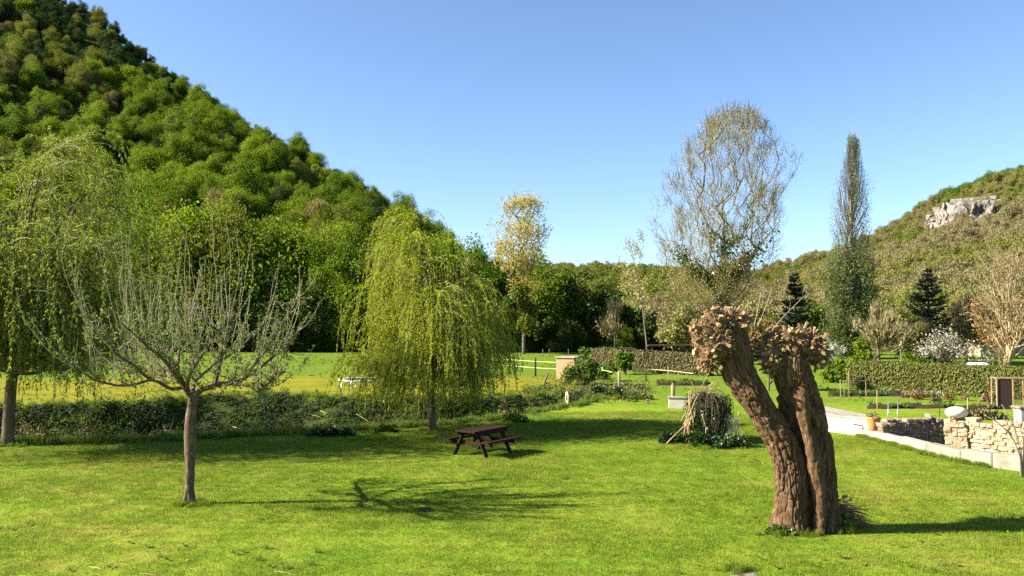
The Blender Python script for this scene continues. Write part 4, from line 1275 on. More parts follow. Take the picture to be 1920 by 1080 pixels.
# ---- tall ivy-clad poplar
def tall_poplar():
    rng = np.random.default_rng(11)
    D = 75.0
    b = base_at(1352, D)
    t = thing('ivy_poplar', 'tall spreading poplar with sparse tan leaves and ivy on its forked stems', 'tree', tuple(b))
    def L(px, py): return P(px, py, D) - b
    ys = [210, 225, 250, 300, 350, 420, 480, 540, 575]
    cs = [1386, 1380, 1374, 1368, 1362, 1345, 1330, 1330, 1345]
    ws = [22, 55, 82, 108, 126, 122, 112, 78, 40]
    tg = []
    while len(tg) < 620:
        py = rng.uniform(212, 570)
        w = np.interp(py, ys, ws) / F_PX * D
        f = math.sqrt(rng.random()); a_ = rng.uniform(0, 6.283)
        lob = 1 + .16 * math.sin(a_ * 3 + py * .03) + rng.normal() * .05
        q = L(np.interp(py, ys, cs), py)
        q = q + np.array([math.cos(a_) * w * f * lob, math.sin(a_) * w * f * .9, 0])
        if f < .45 and rng.random() < .6: continue
        tg.append(q)
    tg = sorted(tg, key=lambda q: np.linalg.norm(q - np.array([0, 0, 3.5])) + rng.normal() * 1.0)
    mains = [(1356, 330, 0), (1338, 345, 1.5), (1392, 330, -1), (1308, 400, -1.5), (1428, 385, 1), (1272, 455, .8), (1452, 420, -.8), (1370, 400, 2.5), (1345, 420, -2.5), (1412, 470, 2)]
    tg = [L(x_, y_) + np.array([0, e_, 0]) for x_, y_, e_ in mains] + tg
    stem0 = smooth_path([(0, 0, -.4), (0, 0, 1.5), (-.05, 0, 3.4)], 7)
    segs = colonize(rng, tg, stem0, .9, .015, .52)
    # drooping strength of the wood: the lowest stems start near the fork
    mb = MB()
    segs_mesh([s_ for s_ in segs if s_[2] <= 1], mb)
    segs_mesh([s_ for s_ in segs if s_[2] > 1], mb, mi=1, rng=rng)
    mb.build('trunk', ['bark_grey', 'twig_brown'], t, True)
    stems = [s_[0] for s_ in segs[1:11]] + [stem0]
    lf = MB()
    tips_ = np.array([s_[0][-1] for s_ in segs[1:]])
    p = tips_[rng.integers(len(tips_), size=48000)] + ball(rng, 48000) * (rng.random((48000, 1)) ** .6) * .95
    d = unit(rng.normal(size=p.shape) + [0, 0, .5])
    ax = ball(rng, len(p)) * np.array([1, 1, .7]) + d * 0.5
    lf.leaves(p, ax, rng.uniform(.07, .14, len(p)), rng.uniform(.045, .09, len(p)), rng)
    tw_ = tips_[rng.integers(len(tips_), size=4600)] + rng.normal(size=(4600, 3)) * .22
    td = unit(tw_ - np.array([0, 0, 7.0]))
    lf.tubes3(tw_, tw_ + unit(td + ball(rng, len(tw_)) * .6 + [0, 0, .5]) * rng.uniform(.4, 1.1, (len(tw_), 1)), .014, .007, 1, rng.random(len(tw_)))
    lf.build('crown', ['leaf_poplar_tan', 'twig_brown'], t)
    iv = MB()
    for st in stems:
        m = 1700
        f = rng.random(m) * 0.98 * (len(st) - 1)
        i = f.astype(int)
        q_ = st[i] + (st[i + 1] - st[i]) * (f - i)[:, None]
        q_ = q_ + ball(rng, m) * rng.uniform(.2, .95, (m, 1))
        q_ = q_[(q_[:, 2] > 0.3) & (q_[:, 2] < 7.5 + np.abs(rng.normal(size=len(q_))) * 2.0)]
        m = len(q_)
        iv.leaves(q_, ball(rng, m) + [0, 0, -.6], rng.uniform(.2, .4, m), rng.uniform(.18, .32, m), rng)
    iv.build('ivy', 'leaf_ivy', t)
tall_poplar()

# ---- columnar poplar
def column_poplar():
    rng = np.random.default_rng(12)
    D = 86.0
    b = base_at(1590, D)
    t = thing('columnar_poplar', 'tall narrow columnar poplar, grey twigs above and dense green below', 'tree', tuple(b))
    H = P(1605, 236, D)[2] - b[2]
    def halfw(h): return np.interp(h, [0, .04, .14, .28, .36, .45, .55, .68, .80, .90, .96, 1.0], [1.0, 1.7, 2.4, 2.7, 2.6, 2.2, 2.05, 1.9, 1.4, .75, .4, .10])
    def cx(h): return .85 * h
    mb = MB()
    mb.tube(np.stack([cx(np.linspace(0, 1, 9)), np.zeros(9), np.linspace(-.4, H, 9)], -1), np.linspace(.42, .03, 9), 8)
    n = 1700
    hz = rng.uniform(.03, .97, n); a = rng.uniform(0, 6.283, n)
    f = rng.random(n) ** .6 * rng.uniform(.8, 1.18, n)
    p1 = np.stack([cx(hz) + np.cos(a) * halfw(hz) * f, np.sin(a) * halfw(hz) * f, hz * H], -1)
    h0 = np.clip(hz - .055, 0, 1)
    p0 = np.stack([cx(h0) + np.cos(a) * halfw(h0) * f * .72, np.sin(a) * halfw(h0) * f * .72, h0 * H], -1)
    mb.tubes3(p0, p1, .020, .008, 0, rng.random(n))
    k = rng.choice(n, 260, replace=False)
    base = np.clip(hz[k] - .16, .01, 1)
    mb.tubes3(np.stack([cx(base), base * 0, base * H], -1), p0[k], .06, .028, 0, rng.random(260) * .5)
    mb.build('trunk', 'twig_grey', t)
    lf = MB()
    n = 52000
    hz = rng.random(n) ** 1.0; a = rng.uniform(0, 6.283, n)
    f = rng.random(n) ** .5 * (1 + .42 * vn(np.stack([np.cos(a) * 2.2, np.sin(a) * 2.2, hz * 22], -1), 4))
    p = np.stack([cx(hz) + np.cos(a) * halfw(hz) * f, np.sin(a) * halfw(hz) * f, hz * H], -1)
    gap = vn(p * np.array([1.1, 1.1, .42]), 44)
    keep = (gap > -.30) & (rng.random(n) < .40 + .70 * sstep(.52, .34, hz) + .35 * sstep(.86, .97, hz))
    p, hz = p[keep], hz[keep]
    m = len(p)
    mi = np.where(hz + rng.normal(size=m) * .06 > .42, 1, 0)
    mi = np.where((mi == 1) & (rng.random(m) < .25 + .6 * sstep(.84, .95, hz)), 2, mi)
    for q_ in (0, 1, 2):
        s = mi == q_
        sz = .22 if q_ == 0 else .12
        lf.leaves(p[s], ball(rng, s.sum()) * .8 + [0, 0, .7], sz * rng.uniform(.7, 1.3, s.sum()), sz * .65 * rng.uniform(.7, 1.3, s.sum()), rng, q_)
    lf.build('crown', ['leaf_poplar_green', 'leaf_poplar_grey', 'leaf_scrub_green'], t)
column_poplar()

# ---- yellow-leafed tree behind the weeping willow
def yellow_tree():
    rng = np.random.default_rng(13)
    D = 99.0
    b = base_at(982, D)
    t = thing('yellow_tree', 'slender tree with golden yellow upper crown beside the wooded hill', 'tree', tuple(b))
    H = P(985, 372, D)[2] - b[2]
    ys = [372, 385, 410, 440, 470, 500, 540]
    cs = [985, 982, 980, 974, 972, 978, 985]
    ws = [18, 36, 50, 58, 52, 36, 26]
    tg = []
    while len(tg) < 260:
        py = rng.uniform(374, 545)
        w = np.interp(py, ys, ws) / F_PX * D
        f = math.sqrt(rng.random()); a_ = rng.uniform(0, 6.283)
        q = P(np.interp(py, ys, cs), py, D) - b
        if vn((q + np.array([math.cos(a_) * w * f, math.sin(a_) * w * f, 0])) * .42, 3)[0] < -.30: continue
        tg.append(q + np.array([math.cos(a_) * w * f, math.sin(a_) * w * f, 0]))
    tg = sorted(tg, key=lambda q: q[2] + rng.normal() * .8)
    segs = colonize(rng, tg, smooth_path([(0, 0, -.4), (0, 0, 3), (-.1, 0, 6), (.1, 0, 9)], 10), .8, .018, .48)
    segs_mesh(segs).build('trunk', 'bark_grey', t, True)
    lf = MB()
    tips_ = np.array([s_[0][-1] for s_ in segs[1:]])
    p = tips_[rng.integers(len(tips_), size=9500)] + rng.normal(size=(9500, 3)) * .42
    lf.leaves(p, ball(rng, len(p)) + [0, 0, .2], rng.uniform(.16, .30, len(p)), rng.uniform(.11, .2, len(p)), rng, 0)
    n = 2600
    pp = blob_crown(rng, 8.4, 2.6, 14, n, .42, 0.06, .3, .1, mi=1, mb=lf, twig=500)
    lf.build('crown', ['leaf_yellow', 'leaf_forest_olive'], t)
yellow_tree()

# ---- small trees and shrubs of the middle distance
def make_tree(name, label, cat, px, d, h, w, leaf, seed, size=.4, n=3500, blobs=22, base=.1, upright=0., gap=0., twig=0, bark='bark_dark', r=.16, group=None, shape=1.0):
    rng = np.random.default_rng(seed)
    b = base_at(px, d)
    t = thing(name, label, cat, tuple(b), rng.uniform(0, 6), group)
    trunk_mesh(rng, h * .75, r, 6).build('trunk', bark, t, True)
    blob_crown(rng, h, w, blobs, n, size, base, upright, gap, twig=twig, shape=shape).build('crown', leaf, t)
    return t
MID = [
    ('shade_tree', 'dark leafy tree just right of the yellow tree at the wood edge', 1030, 106, 12.4, 4.0, 'leaf_forest_mid', 0),
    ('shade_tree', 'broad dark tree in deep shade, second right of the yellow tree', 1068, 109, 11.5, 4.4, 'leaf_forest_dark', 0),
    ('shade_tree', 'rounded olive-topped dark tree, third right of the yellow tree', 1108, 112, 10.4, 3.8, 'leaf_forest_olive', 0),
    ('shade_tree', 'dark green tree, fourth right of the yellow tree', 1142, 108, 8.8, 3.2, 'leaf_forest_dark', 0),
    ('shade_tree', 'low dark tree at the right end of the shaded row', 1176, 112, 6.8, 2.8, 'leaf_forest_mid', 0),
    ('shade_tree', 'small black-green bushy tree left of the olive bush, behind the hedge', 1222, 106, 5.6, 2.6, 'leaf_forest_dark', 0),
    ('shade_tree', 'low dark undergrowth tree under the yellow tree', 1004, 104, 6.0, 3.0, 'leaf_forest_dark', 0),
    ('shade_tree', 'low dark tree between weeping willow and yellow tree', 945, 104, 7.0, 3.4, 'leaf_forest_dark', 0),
]
for k, (nm, lb, px, d, h, w, m, u) in enumerate(MID):
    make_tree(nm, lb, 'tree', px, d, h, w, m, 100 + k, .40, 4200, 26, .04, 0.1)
make_tree('grey_shrub', 'thin grey twiggy tree with few leaves before the shaded row', 'tree', 1152, 98, 6.2, 2.5, 'leaf_scrub_tan', 120, .3, 500, 14, .1, .5, .1, 700, 'bark_grey', .1)
make_tree('olive_bush', 'large rounded olive-tan bush left of the ivy poplar', 'bush', 1290, 84, 5.6, 2.9, 'leaf_scrub_olive', 121, .32, 4200, 24, .02, .3, 0, 300)
make_tree('olive_bush', 'smaller tan bush at the foot of the ivy poplar', 'bush', 1262, 92, 6.0, 2.4, 'leaf_scrub_tan', 122, .32, 2600, 20, .02, .4, 0, 300)
make_tree('olive_bush', 'pale olive bush between ivy poplar and columnar poplar', 'bush', 1432, 92, 7.0, 3.2, 'leaf_scrub_olive', 123, .34, 4200, 24, .02, .3, 0, 300)
make_tree('olive_bush', 'wide olive bush right behind the dark pointed conifer', 'bush', 1520, 96, 7.4, 3.4, 'leaf_scrub_green', 124, .34, 3800, 24, .02, .3, 0, 300)
make_tree('hazel_thicket', 'tan-brown leafless thicket between columnar poplar and right conifer', 'thicket', 1648, 66, 5.4, 2.3, 'leaf_scrub_tan', 125, .3, 2400, 20, .03, .6, 0, 1600, 'bark_grey')
make_tree('hazel_thicket', 'olive-brown thicket just left of the right conifer', 'thicket', 1690, 70, 4.6, 2.0, 'leaf_scrub_olive', 126, .3, 2200, 20, .03, .5, 0, 1200, 'bark_grey')
make_tree('hazel_thicket', 'pale brown thicket right of the right conifer, behind the blossom tree', 'thicket', 1812, 78, 6.2, 2.8, 'leaf_scrub_tan', 127, .3, 2600, 20, .03, .6, 0, 1600, 'bark_grey')
make_tree('hazel_thicket', 'bare brown thicket behind the leafless tree at the right edge', 'thicket', 1905, 86, 8.2, 3.6, 'leaf_scrub_tan', 128, .3, 3000, 22, .03, .6, 0, 2000, 'bark_grey')
make_tree('green_bush', 'round fresh-green bush at the foot of the columnar poplar', 'bush', 1612, 60, 2.6, 1.35, 'leaf_forest_mid', 129, .18, 3600, 18, -.35, r=.06)
make_tree('green_bush', 'dark green bush beneath the right conifer', 'bush', 1712, 62, 2.4, 1.5, 'leaf_forest_mid', 130, .18, 3200, 18, -.35, r=.06)
make_tree('green_bush', 'low dark bush under the white blossom tree', 'bush', 1742, 56, 1.6, 1.1, 'leaf_forest_dark', 131, .2, 1800, 14, -.35, r=.05)
make_tree('brown_leaf_tree', 'small tree of withered brown leaves behind the pollard willow', 'tree', 1440, 48, 4.4, 1.15, 'leaf_brown_tree', 132, .20, 1900, 18, .25, 0, 0, 200, 'bark_grey', .09)
make_tree('green_bush', 'bushy green shrub with pale stems beside the brick hut', 'bush', 1092, 52, 2.35, 1.3, 'leaf_weed', 133, .16, 4200, 24, -.35, .2, r=.05)
make_tree('green_bush', 'small pale green shrub behind the tall fence posts', 'bush', 1138, 55, 1.5, .8, 'leaf_weed', 134, .16, 1400, 12, -.3, r=.03)
make_tree('blossom_bush', 'white flowering shrub with green base beside the right pollard head', 'bush', 1562, 56, 3.0, .85, 'petal_white', 135, .11, 700, 14, .4)
make_tree('green_bush', 'deep green leafy bush below the white flowering shrub', 'bush', 1567, 54, 1.75, .95, 'leaf_forest_mid', 136, .18, 2400, 16, -.35, r=.05)

# thin bare tree with tan crown left of the ivy poplar
def thin_tree(name, label, px, d, pytop, seed, leafm, barkm, nleaf, kids, r, spread=(.4, .8), lenr=(.3, .45), leafs=.22, start0=.35, cat='tree', ddepth=3, trunkscale=.9):
    rng = np.random.default_rng(seed)
    b = base_at(px, d)
    t = thing(name, label, cat, tuple(b))
    H = P(px, pytop, d)[2] - b[2]
    segs, tips = [], []
    cfg = dict(wander=0.11, up=[0.0, 0.10, 0.07, 0.04], depth=ddepth, kids=kids, angle=spread, len=lenr, start0=start0, start=.2, rk=.5, taper=.75, rmin=0.014, n=5)
    grow(rng, (0, 0, -.3), (0.02, 0, 1), H * trunkscale, r, 0, cfg, segs, tips)
    segs_mesh(segs).build('trunk', barkm, t, True)
    lf = MB()
    p, dd = along(rng, segs, nleaf, 2, .2)
    p = p + rng.normal(size=p.shape) * leafs
    lf.leaves(p, ball(rng, len(p)) + dd * .4, rng.uniform(.6, 1.2, len(p)) * leafs, rng.uniform(.4, .8, len(p)) * leafs, rng)
    lf.build('crown', leafm, t)
    return t
thin_tree('thin_tree', 'thin pale-barked tree with wispy tan crown left of the ivy poplar', 1214, 90, 478, 141, 'leaf_poplar_tan', 'bark_grey', 1500, [9, 6, 3], .12)
thin_tree('bare_tree', 'leafless many-stemmed tan tree at the right edge behind the hedge', 1884, 58, 520, 142, 'leaf_scrub_tan', 'bark_pale', 900, [14, 7, 4], .26, (.35, .8), (.40, .62), .16, .08)
thin_tree('orange_tree', 'tree with rusty orange young leaves behind the leafless right tree', 1876, 70, 588, 143, 'leaf_orange', 'bark_grey', 2600, [10, 6, 3], .14, (.5, 1.0), (.4, .6), .25, .25)

# white blossom tree
def blossom():
    rng = np.random.default_rng(15)
    b = base_at(1780, 60)
    t = thing('blossom_tree', 'spreading fruit tree with white blossom and dark trunks behind the hedge', 'tree', tuple(b))
    segs, tips = [], []
    cfg = dict(wander=0.14, up=[0.0, 0.03, 0.03], depth=3, kids=[6, 6, 4], angle=(.5, 1.0), len=(.45, .65), start0=.4, start=.25, rk=.55, taper=.7, rmin=.01, n=5)
    for a, l in ((-1.0, 2.4), (.9, 2.2), (.1, 2.2), (-.2, 2.0)):
        grow(rng, (a * .3, rng.normal() * .3, -.2), (a * .55, rng.normal() * .3, 1), l, .13, 0, cfg, segs, tips)
    segs_mesh(segs).build('trunk', 'bark_dark', t, True)
    p, d = along(rng, segs, 2600, 2, .2)
    p = p + rng.normal(size=p.shape) * .14
    lf = MB()
    wsel = rng.random(len(p)) < np.clip(.75 - .32 * p[:, 0], .06, .85)
    lf.leaves(p[wsel], ball(rng, wsel.sum()), rng.uniform(.08, .17, wsel.sum()), rng.uniform(.08, .15, wsel.sum()), rng, 0)
    k = ~wsel & (rng.random(len(p)) < .6)
    lf.leaves(p[k], ball(rng, k.sum()), rng.uniform(.1, .2, k.sum()), rng.uniform(.06, .12, k.sum()), rng, 1)
    lf.build('crown', ['petal_white', 'leaf_scrub_olive'], t)
blossom()

# ---- conifers
def conifer(label, px, d, pytop, wpx, seed, dense):
    rng = np.random.default_rng(seed)
    b = base_at(px, d)
    t = thing('conifer', label, 'tree', tuple(b))
    H = P(px, pytop, d)[2] - b[2]
    W = wpx / F_PX * d / 2
    mb = MB(); mb.tube([(0, 0, -.3), (0, 0, H * .5), (0, 0, H)], [.2, .11, .02], 7)
    mb.build('trunk', 'bark_dark', t, True)
    lf = MB()
    nw = int(H * 3.2)
    for i in range(nw):
        f = (i + rng.random()) / nw
        z = H * (.04 + .95 * f)
        for k in range(7):
            a = rng.uniform(0, 6.283)
            L = W * (1 - f) ** .85 * rng.uniform(.7, 1.2) + .12
            n = int(dense * L * 34) + 6
            s = rng.random(n) ** .7
            rad = s * L
            zz = z + .18 * L * s - .30 * L * s * (1 - s) * 2 + .10 * L * s ** 3
            sd = rng.normal(size=n) * .12 * L
            p = np.stack([np.cos(a) * rad - np.sin(a) * sd, np.sin(a) * rad + np.cos(a) * sd, zz + rng.normal(size=n) * .04], -1)
            ax = np.stack([np.cos(a) + rng.normal(size=n) * .5, np.sin(a) + rng.normal(size=n) * .5, rng.normal(size=n) * .3 - .1], -1)
            lf.leaves(p, ax, rng.uniform(.2, .4, n), rng.uniform(.08, .15, n), rng, 0, None, rng.normal(size=(n, 3)) * .5 + [0, 0, 1])
    lf.build('crown', 'leaf_needle', t)
conifer('dark green conifer with tiered branches standing before the right hill', 1742, 74, 503, 118, 16, 1.0)
conifer('narrow black-green conifer between the two poplars', 1492, 80, 510, 84, 17, 1.3)

# ---- weeping willows
def willow(name, label, px, py, seed, H, W, lean, nlimb, nstrand, leafm, low, trunk_r, pale=False, droop=1.0, leaf_step=.055):
    rng = np.random.default_rng(seed)
    b = G(px, py)
    b[2] = float(gz(b[0], b[1]))
    t = thing(name, label, 'tree', tuple(b))
    mb = MB()
    fork = H * .30
    tp = smooth_path([(0, 0, -.3), (lean * .3, 0, fork * .5), (lean, 0, fork)], 8)
    mb.tube(tp, np.linspace(trunk_r * 1.15, trunk_r * .85, 8), 10)
    tips = []
    limbs = []
    for k in range(nlimb):
        a = k * 2.399 + rng.normal() * .25
        f = (k + .5) / nlimb
        a += rng.normal() * .5
        rr = W * (.10 + .85 * rng.random() ** .8) if k else .1
        top = 1.0 - .52 * (rr / W) ** 1.7
        hh = H * (top if rng.random() < .5 else rng.uniform(.33, top)) * rng.uniform(.72, 1.06)
        e = np.array([math.cos(a) * rr + lean * 2, math.sin(a) * rr, hh])
        s = tp[-1] * [1, 1, rng.uniform(.75, 1.0)]
        m = s + (e - s) * np.array([.42, .42, .6])
        pth = smooth_path([s, s + (m - s) * .5 + ball(rng, 1)[0] * .12, m + ball(rng, 1)[0] * .2, e, e + np.array([math.cos(a), math.sin(a), -.5]) * W * .10], 14)
        limbs.append(pth)
        mb.tube(pth, np.linspace(trunk_r * .42, .010, 14), 5)
    mb.build('trunk', 'bark_willow', t, True)
    lf, tw = MB(), MB()
    lw = rng.gamma(1.6, 1.0, len(limbs)) + .12
    lw = lw / lw.sum()
    for k in range(nstrand):
        L = limbs[int(rng.choice(len(limbs), p=lw))]
        f = rng.uniform(.25, 1.0)
        p = L[int(f * 13)] + rng.normal(size=3) * .06
        a = math.atan2(p[1], p[0]) + rng.normal() * .9
        d = np.array([math.cos(a), math.sin(a), rng.uniform(.1, 1.0)])
        zmin = low * H * rng.uniform(.4, 3.2)
        ln = min(rng.uniform(.08, 1.0) ** 1.1 * H * .58, max(p[2] - zmin, .3) + .6)
        n = max(6, int(ln / .22))
        pts = [p]
        step = ln / n
        for i in range(n):
            g = droop * (.10 + 1.1 * i / n)
            d = unit(d + np.array([0, 0, -g * .62]) + rng.normal(size=3) * .10)
            q = pts[-1] + d * step
            if q[2] < zmin * .6: break
            pts.append(q)
        if len(pts) < 3: continue
        pts = np.array(pts)
        tw.tubes3(pts[:-1], pts[1:], .006, .005, 0, rng.random())
        m = int(len(pts) * step / leaf_step)
        ff = rng.random(m) * (len(pts) - 1) * .999
        i = ff.astype(int)
        q = pts[i] + (pts[i + 1] - pts[i]) * (ff - i)[:, None]
        dd = unit(pts[i + 1] - pts[i])
        rv = np.clip(rng.random() * .5 + rng.random(m) * .5, 0, 1)
        lf.leaves(q, dd * .8 + ball(rng, m) * .75 + [0, 0, -.25], rng.uniform(.08, .15, m), rng.uniform(.022, .040, m), rng, 0, rv)
    tw.build('hanging_twigs', 'twig_willow', t)
    lf.build('crown', leafm, t)
    return t
leaf_mat('twig_willow', [(0.0, (0.10, 0.10, 0.03)), (1.0, (0.20, 0.19, 0.06))], trans=0.0)
willow('weeping_willow', 'bright yellow-green weeping willow standing on the ditch bank behind the picnic table', 810, 806, 21, 7.4, 1.9, -.10, 40, 3000, 'leaf_willow', .06, .14)
willow('weeping_willow', 'large pale green willow at the left edge of the lawn', 14, 836, 22, 9.2, 3.7, .15, 80, 2800, 'leaf_willow_pale', .13, .17, True, .8)

# ---- apple tree
def apple():
    rng = np.random.default_rng(31)
    b = G(354, 944)
    Y = b[1]
    t = thing('apple_tree', 'pruned apple tree with upright whippy shoots standing on the near lawn', 'tree', tuple(b))
    def L(px, py, dy=0.0):
        p = P(px, py, Y + dy) - b
        return p
    mb = MB()
    tr = smooth_path([L(354, 952), L(354, 938), L(357, 880), L(357, 800), L(361, 752), L(360, 740)], 90)
    rad = np.interp(np.linspace(0, 1, 90), [0, .06, .16, .7, 1], [.15, .125, .105, .095, .115])
    n = 20
    tb = bark_tube(tr, rad, 77, 48, .007, .07)
    mb.add(tb.v[0], tb.q[0], tb.t[0])
    limbs_px = [
        [(359, 746, 0), (340, 713, -.1), (324, 682, -.2), (300, 658, -.3), (282, 647, -.35), (258, 620, -.4), (246, 585, -.45)],
        [(345, 726, 0), (317, 729, -.3), (285, 713, -.6), (239, 723, -.8), (188, 717, -.9), (140, 690, -1.0)],
        [(337, 710, 0), (301, 701, .3), (274, 694, .5), (227, 696, .7), (188, 663, .9), (153, 612, 1.0)],
        [(360, 744, 0), (379, 733, -.1), (410, 723, -.25), (449, 717, -.4), (492, 690, -.5), (527, 659, -.6), (548, 620, -.6)],
        [(404, 724, 0), (408, 690, .2), (414, 670, .3), (416, 640, .4), (420, 600, .5)],
        [(330, 690, 0), (338, 650, .5), (345, 615, .9), (352, 580, 1.2)],
        [(359, 744, 0), (368, 715, .6), (390, 690, 1.3), (430, 660, 1.9), (470, 625, 2.2)],
        [(352, 730, 0), (350, 705, -.6), (362, 680, -1.2), (385, 650, -1.6), (410, 618, -1.8)],
        [(345, 722, 0), (325, 700, -.9), (300, 670, -1.5), (262, 640, -1.9), (225, 605, -2.0)],
        [(355, 738, 0), (330, 712, .9), (290, 680, 1.6), (255, 655, 2.0), (220, 620, 2.2)],
        [(440, 718, -.35), (470, 725, -.7), (482, 733, -.8), (505, 715, -.9), (540, 690, -1.0)],
        [(450, 716, -.4), (480, 680, .1), (510, 640, .3), (535, 600, .4), (560, 560, .4)],
        [(282, 712, -.6), (255, 690, -1.0), (215, 660, -1.2), (180, 620, -1.2), (165, 585, -1.2)],
    ]
    sec = []
    for k, lp in enumerate(limbs_px):
        pth = smooth_path([L(*p) for p in lp], 26)
        pth[3:] += np.cumsum(rng.normal(size=(23, 3)) * .008, 0)
        r0 = (.07, .045, .045, .07, .05, .05, .05, .05, .05, .05, .035, .04, .035)[k]
        mb.tube(pth, np.linspace(r0, .016, 26), 8)
        sec.append(pth)
    tw, lf = MB(), MB()
    def envelope(x):                    # photo height of the shoot tips against x (metres from the trunk)
        pxs = [130, 160, 200, 240, 300, 340, 400, 430, 470, 520, 560, 595]
        pys = [520, 470, 400, 362, 372, 410, 372, 360, 392, 470, 505, 560]
        px = 960 + F_PX * (x + b[0]) / Y
        py = np.interp(px, pxs, pys)
        return P(px, py, Y)[2] - b[2]
    shoots = 0
    while shoots < 190:
        pth = sec[rng.integers(len(sec))]
        i = int(rng.integers(6, 26))
        p = pth[i]
        out = np.array([p[0], p[1], 0]) / 2.4
        top = envelope(p[0]) * (rng.uniform(.84, 1.0) if rng.random() < .24 else rng.uniform(.55, .85))
        if rng.random() < .45: top = p[2] + rng.uniform(.3, 1.0)
        ln = top - p[2]
        if ln < .25: continue
        if ln > 3.7: ln = rng.uniform(2.6, 3.7)
        d0 = unit(out * rng.uniform(.3, 1.2) + rng.normal(size=3) * .35 + [0, 0, .8])
        m = max(5, int(ln / .16))
        pts = [p]
        d = d0
        for s in range(m):
            d = unit(d + np.array([0, 0, .17]) + rng.normal(size=3) * .085)
            pts.append(pts[-1] + d * ln / m)
        pts = np.array(pts)
        tw.tube(pts, np.linspace(.0095, .004, len(pts)), 4, 0, rng.random(), False)
        # spurs and leaf rosettes
        nr = int(ln * 10)
        ff = rng.uniform(.02, 1.0, nr) * (len(pts) - 1) * .999
        i_ = ff.astype(int)
        q = pts[i_] + (pts[i_ + 1] - pts[i_]) * (ff - i_)[:, None]
        low = q[:, 2] < 4.1
        for s in range(nr):
            c = int(rng.integers(3, 8)) if low[s] else int(rng.integers(2, 5))
            sz = rng.uniform(.04, .08) if low[s] else rng.uniform(.03, .055)
            cc = q[s] + rng.normal(size=3) * .018
            lf.leaves(np.repeat(cc[None], c, 0) + rng.normal(size=(c, 3)) * .012, ball(rng, c) + [0, 0, .45], sz, sz * .55, rng)
        cc = np.repeat(pts[-1][None], 5, 0)
        lf.leaves(cc, ball(rng, 5) * .8 + [0, 0, .8], .06, .035, rng)
        shoots += 1
    # finer twigs low in the crown
    for k in range(380):
        pth = sec[rng.integers(len(sec))]
        p = pth[int(rng.integers(5, 26))]
        d = unit(ball(rng, 1)[0] + [0, 0, .15])
        ln = rng.uniform(.2, .7)
        pts = np.array([p, p + d * ln * .5, p + d * ln + [0, 0, .08]])
        tw.tube(pts, [.008, .006, .004], 3, 0, rng.random(), False)
        c = int(rng.integers(4, 12))
        f = rng.random(c)[:, None]
        lf.leaves(p + d * ln * f + rng.normal(size=(c, 3)) * .03, ball(rng, c) + [0, 0, .2], rng.uniform(.05, .11, c), rng.uniform(.03, .06, c), rng)
    mb.build('trunk', 'bark_apple', t, True)
    tw.build('shoots', 'bark_shoot', t, True)
    lf.build('crown', 'leaf_apple', t)
    # grass skirt round the foot
apple()

# ================================================================== GARDEN ON THE RIGHT
rngp = np.random.default_rng(81)
def rock_meshes(mat, n=8):
    out = []
    for k in range(n):
        mb = MB()
        mb.box((0, 0, 0), (1, 1, 1), None, .09)
        v = mb.v[0]
        mb.v[0] = v * (1 + rngp.normal(size=v.shape) * .06) + np.stack([vn(v * 2.2 + k * 7, 3), vn(v * 2.2 + k * 7, 4), vn(v * 2.2 + k * 7, 5)], -1) * .11
        out.append(mb.mesh('stone', mat, False))
    return out
def stone_wall(t, a, b, thick, h0, h1, zb, meshes, course=.15, wid=.27, top_ragged=.05, face=1):
    """stones laid in uneven courses along a-b (local to t); a recessed core stands behind them"""
    a, b = np.asarray(a, float), np.asarray(b, float)
    d = b - a
    Ln = np.linalg.norm(d)
    d = d / Ln
    ang = math.atan2(d[1], d[0])
    nrm = np.array([d[1], -d[0]])
    z = zb
    while z < max(h0, h1):
        ch = course * rngp.uniform(.75, 1.3)
        x = -rngp.uniform(0, .1)
        while x < Ln:
            w = wid * rngp.uniform(.55, 1.5)
            if x + w > Ln: w = max(Ln - x, .08)
            hh = ch * rngp.uniform(.88, 1.1)
            lim = h0 + (h1 - h0) * (x + w / 2) / Ln
            if z + hh * .5 < lim + rngp.normal() * top_ragged:
                o = link(bpy.data.objects.new('stone', meshes[int(rngp.integers(len(meshes)))]), t)
                p = a + d * (x + w / 2) + nrm * rngp.uniform(-.015, .02)
                o.location = (p[0], p[1], z + hh / 2)
                o.rotation_euler = (rngp.normal() * .03, rngp.normal() * .04, ang + rngp.normal() * .04)
                o.scale = (w * .97, thick * rngp.uniform(.95, 1.05), hh * .97)
            x += w + .008
        z += ch + .004
    m = (a + b) / 2
    mb = MB(); mb.box((m[0], m[1], zb + (min(h0, h1) - zb) * .48 - .02), (Ln - .04, thick * .72, (min(h0, h1) - zb) * .94), rot_z(ang))
    mb.build('wall_core', 'mortar', t)
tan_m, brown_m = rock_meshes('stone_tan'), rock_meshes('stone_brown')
# kerb of cast concrete lengths
kb = thing('concrete_kerb', 'pale concrete kerb edging the lawn below the stone walls', 'kerb', (kerb_line[0][0], kerb_line[0][1], 0))
for k in range(len(kerb_line) - 1):
    a, e = kerb_line[k] - kerb_line[0], kerb_line[k + 1] - kerb_line[0]
    d = (e - a) / np.linalg.norm(e - a)
    a2, e2 = a + d * .012, e - d * .012
    nr = np.array([-d[1], d[0]])
    n = 16
    mb = MB()
    Ln = np.linalg.norm(e2 - a2)
    mid = (a2 + e2) / 2 + nr * .17
    hgt = [.30, .34, .36, .40, .42][k]
    mb.box((mid[0], mid[1], hgt / 2 - .1), (Ln, .34, hgt + .2), rot_z(math.atan2(d[1], d[0])), .03)
    mb.build('kerb_block', 'concrete_pale', kb)
